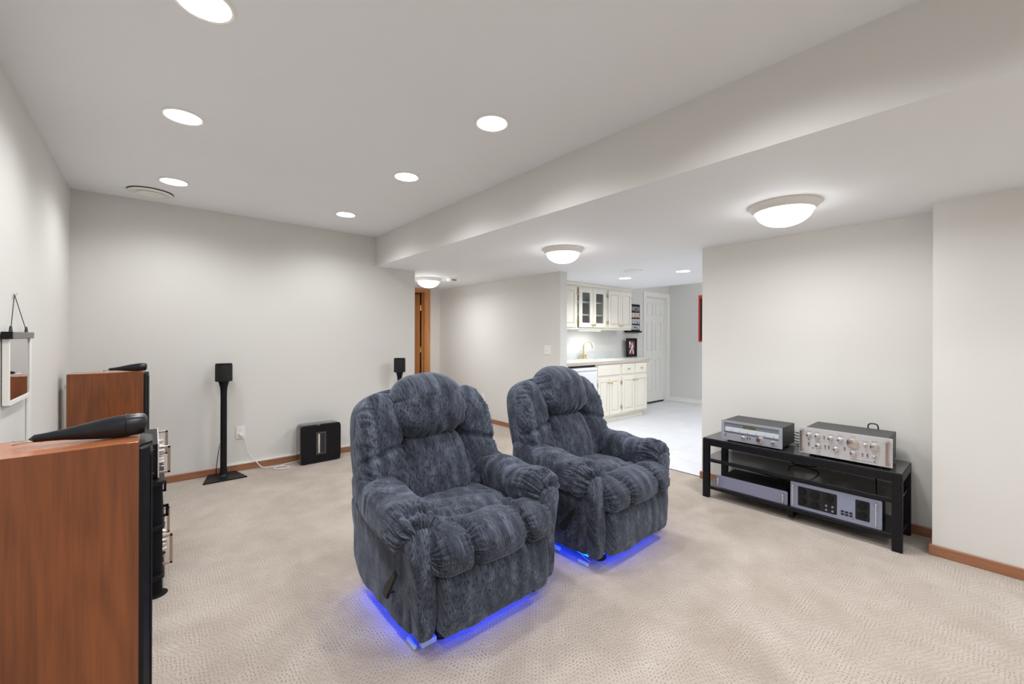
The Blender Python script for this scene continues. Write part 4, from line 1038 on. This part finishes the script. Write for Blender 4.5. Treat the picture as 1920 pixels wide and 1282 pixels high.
b = B(); bx(b, -.088, .088, -.010, -.006, .045, FH-.045); p = obj('photo', b, photo_mat('photo_print', [s2l(50, 26, 36), s2l(140, 66, 70), s2l(84, 60, 74)], 18, 3), t)
b = B()
def blob(pts, r): tube(b, [(x*1.9, -.0125, z) for x, z in pts], r, 8)
blob([(-.003, .248), (.003, .240)], .016); blob([(0, .225), (-.004, .170)], [.024, .022]); blob([(.0, .215), (.022, .20), (.014, .172)], .009)
blob([(-.006, .165), (-.022, .115), (-.034, .065)], [.017, .013, .010]); blob([(.0, .165), (.014, .115), (.024, .055)], [.017, .013, .010])
obj('player_figure', b, M['white'], p)
b = B(); bx(b, -.078, -.040, -.011, -.010, .215, .275); bx(b, -.078, -.050, -.011, -.010, .175, .20); obj('caption_blocks', b, M['white'], p)
b = B(); xf = XF-.002
t = thing('banner', 'narrow black banner with a red border on the far wall', 'banner', (0, 0, 0))
b = B(); bx(b, xf-.004, xf, 3.0, 3.80, 1.20, 2.09); obj('border', b, M['red'], t)
b = B(); bx(b, xf-.006, xf-.004, 3.03, 3.765, 1.225, 2.03); obj('field', b, M['navy'], t)
b = B(); bx(b, xf-.008, xf-.006, 3.60, 3.72, 1.58, 1.63); obj('emblem', b, M['white'], t)

# ------------------------------------------------------------------ lamps
def lamp(kind, name, loc, energy, col=(.985, .985, 1), rot=(0, 0, 0), **kw):
    l = bpy.data.lights.new(name, kind); l.energy = energy; l.color = col
    for k, v in kw.items(): setattr(l, k, v)
    o = bpy.data.objects.new(name, l); C.objects.link(o); o.location = loc; o.rotation_euler = rot; return o
SP = 27
for x, y in main + [(.13, .6), (1.39, .6), (.13, -.6), (1.39, -.6), (.13, -1.7), (1.39, -1.7)]:
    lamp('SPOT', 'can_lamp', (x, y, ZC-.02), SP, spot_size=math.radians(156), spot_blend=.7, shadow_soft_size=.075)
for x, y in ((4.942, 3.379), (4.949, 2.549), (4.95, 1.4), (6.0, 1.4)):
    lamp('SPOT', 'can_lamp', (x, y, ZB-.02), 30, spot_size=math.radians(150), spot_blend=.5, shadow_soft_size=.075)
lamp('POINT', 'raised_ceiling_lamp', (7.1, 2.3, 2.25), 17, shadow_soft_size=.15)
for x, y, e in ((2.93, .87, 8), (2.89, 2.65, 9), (2.95, 5.25, 9), (2.93, -1.0, 9)):
    lamp('AREA', 'dome_lamp', (x, y, ZB-.137), e, shape='DISK', size=.28)
lamp('AREA', 'under_cabinet_lamp', (5.2, KU+.075, UZ0-.024), .8, (.85, .96, 1), (math.radians(-12), 0, 0), shape='RECTANGLE', size=.48, size_y=.04)
w = bpy.data.worlds.new('world'); bpy.context.scene.world = w; w.use_nodes = True
w.node_tree.nodes['Background'].inputs[0].default_value = (.9, .92, 1, 1); w.node_tree.nodes['Background'].inputs[1].default_value = .3

# ------------------------------------------------------------------ camera and look
cam = bpy.data.cameras.new('camera'); co = bpy.data.objects.new('camera', cam); C.objects.link(co)
f_px, y0, yaw, roll, H = 788.0, 630.3, .7087, -.0032, 1.293
cam.sensor_width = 36; cam.sensor_fit = 'HORIZONTAL'; cam.lens = f_px/1920*36; cam.shift_y = -(641-y0)/1920; cam.clip_start = .02
co.matrix_world = Matrix.Translation((0, 0, H)) @ Matrix.Rotation(-yaw, 4, 'Z') @ Matrix.Rotation(PI/2, 4, 'X') @ Matrix.Rotation(-roll, 4, 'Z')
sc = bpy.context.scene; sc.camera = co
sc.view_settings.view_transform = 'Standard'; sc.view_settings.look = 'None'; sc.view_settings.exposure = 0.46
sc.cycles.use_denoising = True; sc.cycles.max_bounces = 7; sc.cycles.diffuse_bounces = 5; sc.cycles.glossy_bounces = 3; sc.cycles.transparent_max_bounces = 6; sc.cycles.sample_clamp_indirect = 6
sc.cycles.use_adaptive_sampling = True; sc.cycles.adaptive_threshold = .05; sc.cycles.caustics_reflective = False; sc.cycles.caustics_refractive = False
M['glow'].cycles.emission_sampling = 'NONE'; M['led'].cycles.emission_sampling = 'NONE'
